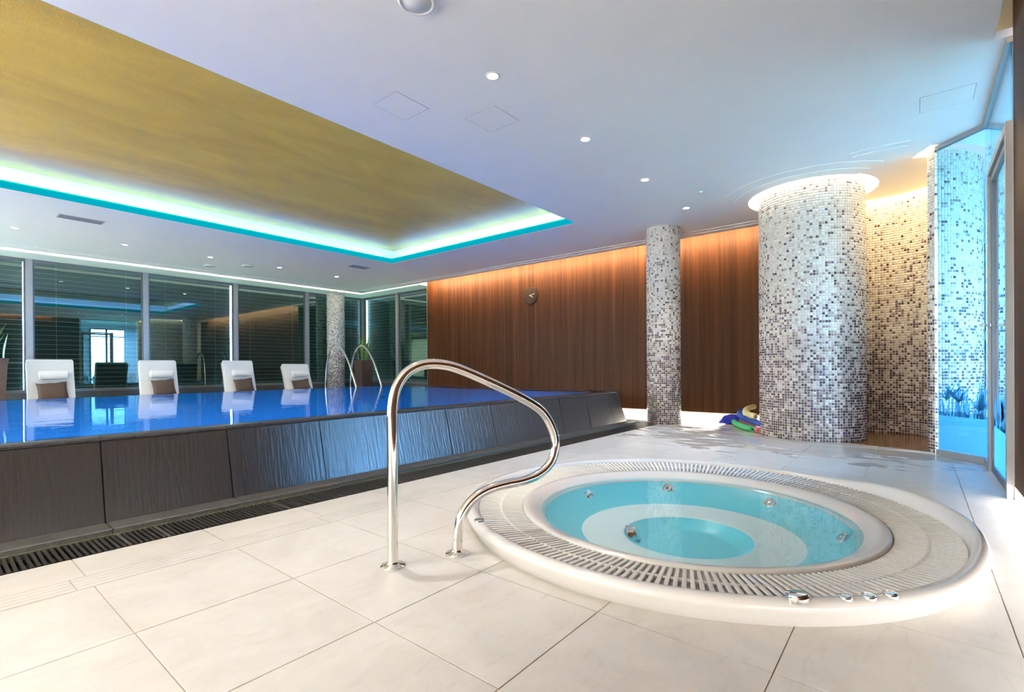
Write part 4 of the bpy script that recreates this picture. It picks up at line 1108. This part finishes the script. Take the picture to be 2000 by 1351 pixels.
# ================================================================ pool noodles and float
def noodle(name, pts, r, mat, label):
    root = tag(empty(name, (pts[0][0], pts[0][1], 0)), label, 'pool noodle', 'foam noodles by the thick column')
    P = spline(pts, 8)
    mb = MB().tube(P, r, 14, caps=False)
    # ends with a hole
    for e, nx in ((0, 1), (-1, -2)):
        c_ = P[e]; t_ = (P[nx]-P[e]).normalized(); x_ = t_.cross(Vector((0, 0, 1))).normalized(); y_ = t_.cross(x_); n = 14
        V = []
        for rr, dd in ((r, 0), (r*0.42, 0), (r*0.40, 0.06)):
            for k in range(n):
                a = 2*PI*k/n; V.append(c_+(x_*math.cos(a)+y_*math.sin(a))*rr+t_*dd)
        mb.add(V, [(j*n+k, j*n+(k+1) % n, (j+1)*n+(k+1) % n, (j+1)*n+k) for j in (0, 1) for k in range(n)]+[tuple(2*n+k for k in range(n))])
    pobj(mb, 'foam_tube', mat, root)
nr = 0.045
def gz(px, py, z): p = on_z(px, py, z); return (p.x, p.y, z)
noodle('pool_noodle', [gz(1470, 838, nr), gz(1455, 834, nr), gz(1440, 828, nr), gz(1433, 822, nr), gz(1438, 816, nr), gz(1452, 813, nr), gz(1475, 812, nr)], nr, M['foam_green'], 'bent green foam noodle lying lowest at the foot of the thick column')
noodle('pool_noodle', [gz(1481, 840, nr+0.002), gz(1470, 833.5, nr+0.002), gz(1452, 825, nr+0.012), gz(1447, 820, nr+0.02), gz(1455, 816, nr+0.02), gz(1478, 814, nr+0.01)], nr*0.95, M['foam_pink'], 'pink foam noodle between the green and blue noodles')
noodle('pool_noodle', [gz(1490, 829, 0.14), gz(1470, 822, 0.14), gz(1452, 816, 0.15), gz(1444, 808.5, 0.17), gz(1450, 801, 0.17), gz(1466, 797, 0.17), gz(1490, 794, 0.15)], nr, M['foam_blue'], 'bent blue foam noodle piled on the green one by the thick column')
noodle('pool_noodle', [gz(1476, 813, 0.235), gz(1464, 810, 0.245), gz(1456, 804, 0.255), gz(1459, 798.5, 0.26), gz(1470, 794.5, 0.255), gz(1490, 791, 0.24)], nr, M['foam_cream'], 'cream foam noodle bent on top of the pile by the thick column')
p = on_z(1432, 816, 0.10)
V = [(-0.28, 0.20, 0.02), (0.02, 0.12, 0.0), (0.12, -0.16, 0.0), (-0.04, -0.22, 0.0), (-0.14, 0.12, 0.16), (0.06, 0.05, 0.17), (0.10, -0.14, 0.14), (-0.03, -0.16, 0.15)]
fl = MB().add(V, [(3, 2, 1, 0), (4, 5, 6, 7), (0, 1, 5, 4), (1, 2, 6, 5), (2, 3, 7, 6), (3, 0, 4, 7)])
o = fl.obj('swim_float', M['bag_blue']); o.location = (p.x, p.y, 0.0)
bv = o.modifiers.new('soft', 'BEVEL'); bv.width = 0.03; bv.segments = 3
tag(o, 'royal blue folded vinyl float behind the foam noodles', 'swim float')

# ================================================================ ceiling fittings
def downlight(x, y, label):
    root = tag(empty('downlight', (x, y, CEIL)), label, 'downlight', 'recessed downlights in the ceiling')
    if not hasattr(downlight, 'me'):
        a = MB(); a.lathe([(0.047, 0.001), (0.062, 0.0), (0.060, -0.005), (0.046, -0.006), (0.044, -0.001)], 28); downlight.me = a.mesh('trim_ring', M['downlight_trim'])
        b = MB(); b.lathe([(0.0, -0.0035), (0.045, -0.003), (0.046, 0.0)], 24); downlight.lens = b.mesh('lens', M['lens'])
    link(bpy.data.objects.new('trim_ring', downlight.me), root); link(bpy.data.objects.new('lens', downlight.lens), root)
n1 = ['nearest, over the grab rail and out of frame at the top', 'largest in view, nearest of the row toward the thick column', 'second of the row toward the thick column', 'third of the row toward the thick column', 'farthest of the row, left of the thick column']
for k, (x, y) in enumerate(ROW1):
    if k >= 3: downlight(x, y, 'round white recessed downlight, '+n1[k-3])
n2 = ['first from the left over the loungers', 'second from the left over the loungers', 'third from the left over the loungers', 'fourth from the left over the loungers', 'rightmost over the loungers, near the small vent']
for k, (x, y) in enumerate(ROW2):
    if k >= 3: downlight(x, y, 'small round downlight, '+n2[k-3])
def vent(x0, x1, y0, y1, label):
    root = tag(empty('ceiling_vent', ((x0+x1)/2, (y0+y1)/2, CEIL)), label, 'vent')
    fr_ = MB().box(x0, x1, y0, y0+0.02, CEIL-0.008, CEIL+0.001).box(x0, x1, y1-0.02, y1, CEIL-0.008, CEIL+0.001).box(x0, x0+0.02, y0+0.02, y1-0.02, CEIL-0.008, CEIL+0.001).box(x1-0.02, x1, y0+0.02, y1-0.02, CEIL-0.008, CEIL+0.001)
    pobj(fr_, 'frame', M['vent'], root)
    pobj(MB().box(x0+0.01, x1-0.01, y0+0.01, y1-0.01, CEIL-0.001, CEIL+0.0005), 'back_plate', M['alu_dark'], root)
    n = 5
    for k in range(n):
        y = y0+0.02+(y1-y0-0.04)*(k+0.5)/n
        pobj(MB().box(x0+0.02, x1-0.02, y-0.007, y+0.007, CEIL-0.006, CEIL-0.001), 'louvre', M['vent'], root)
vent(1.50, 2.06, 10.28, 10.52, 'long grey slotted vent in the ceiling above the nearest lounger')
vent(6.63, 7.10, 10.20, 10.46, 'small grey slotted vent in the ceiling near the far coffer corner')
def disc(name, x, y, r, label, cat, mat, h=0.02, inner=True):
    root = tag(empty(name, (x, y, CEIL)), label, cat)
    mb = MB(); mb.lathe([(0, -h*0.8), (r*0.8, -h*0.8), (r*0.82, -h), (r*0.93, -h), (r, -h*0.5), (r, 0.001)], 40); mb.obj('rim', M['downlight_trim'], root)
    if inner:
        mb = MB(); mb.lathe([(0, -h*0.86), (r*0.78, -h*0.86), (r*0.78, -h*0.7)], 32); mb.obj('grille', mat, root)
disc('ceiling_speaker', 4.51, 12.84, 0.125, 'round pale ceiling speaker over the second lounger', 'speaker', M['speaker'])
disc('ceiling_speaker', 5.09, 12.18, 0.125, 'round pale ceiling speaker right of the other one, over the third lounger', 'speaker', M['speaker'])
disc('ceiling_speaker', 2.13, 2.53, 0.125, 'large round white ceiling disc cut by the top edge of the picture', 'speaker', M['downlight_trim'], 0.03)
for (x, y), lab in (((6.985, 2.302), 'tiny green-lit pilot lamp in the ceiling left of the thick column'), ((3.602, 12.8), 'tiny pilot lamp in the ceiling over the windows')):
    root = tag(empty('pilot_lamp', (x, y, CEIL)), lab, 'pilot lamp')
    mb = MB(); mb.lathe([(0.014, -0.004), (0.035, -0.003), (0.036, 0.001)], 20); mb.obj('rim', M['downlight_trim'], root)
    mb = MB(); mb.lathe([(0, -0.006), (0.012, -0.005), (0.014, 0.0)], 14); mb.obj('lens', M['green_led'], root)
M['panel_gap'] = plain('panel_gap', (0.30, 0.30, 0.30), 0.8)
def hatch(x0, x1, y0, y1, label):
    root = tag(empty('access_panel', ((x0+x1)/2, (y0+y1)/2, CEIL)), label, 'access panel')
    g = 0.004
    gp = MB().box(x0, x1, y0, y0+g, CEIL-0.0012, CEIL+0.001).box(x0, x1, y1-g, y1, CEIL-0.0012, CEIL+0.001).box(x0, x0+g, y0+g, y1-g, CEIL-0.0012, CEIL+0.001).box(x1-g, x1, y0+g, y1-g, CEIL-0.0012, CEIL+0.001)
    pobj(gp, 'shadow_gap', M['panel_gap'], root)
    pobj(MB().box(x0+g, x1-g, y0+g, y1-g, CEIL-0.002, CEIL+0.001), 'flap', M['white_paint'], root)
hatch(2.725, 3.097, 3.515, 3.862, 'square flush access panel in the ceiling, the left of the two side by side')
hatch(3.442, 3.815, 3.008, 3.388, 'square flush access panel in the ceiling, the right one near the downlight')
hatch(5.83, 6.18, -0.415, -0.035, 'flush access panel in the ceiling close to the glass partition')
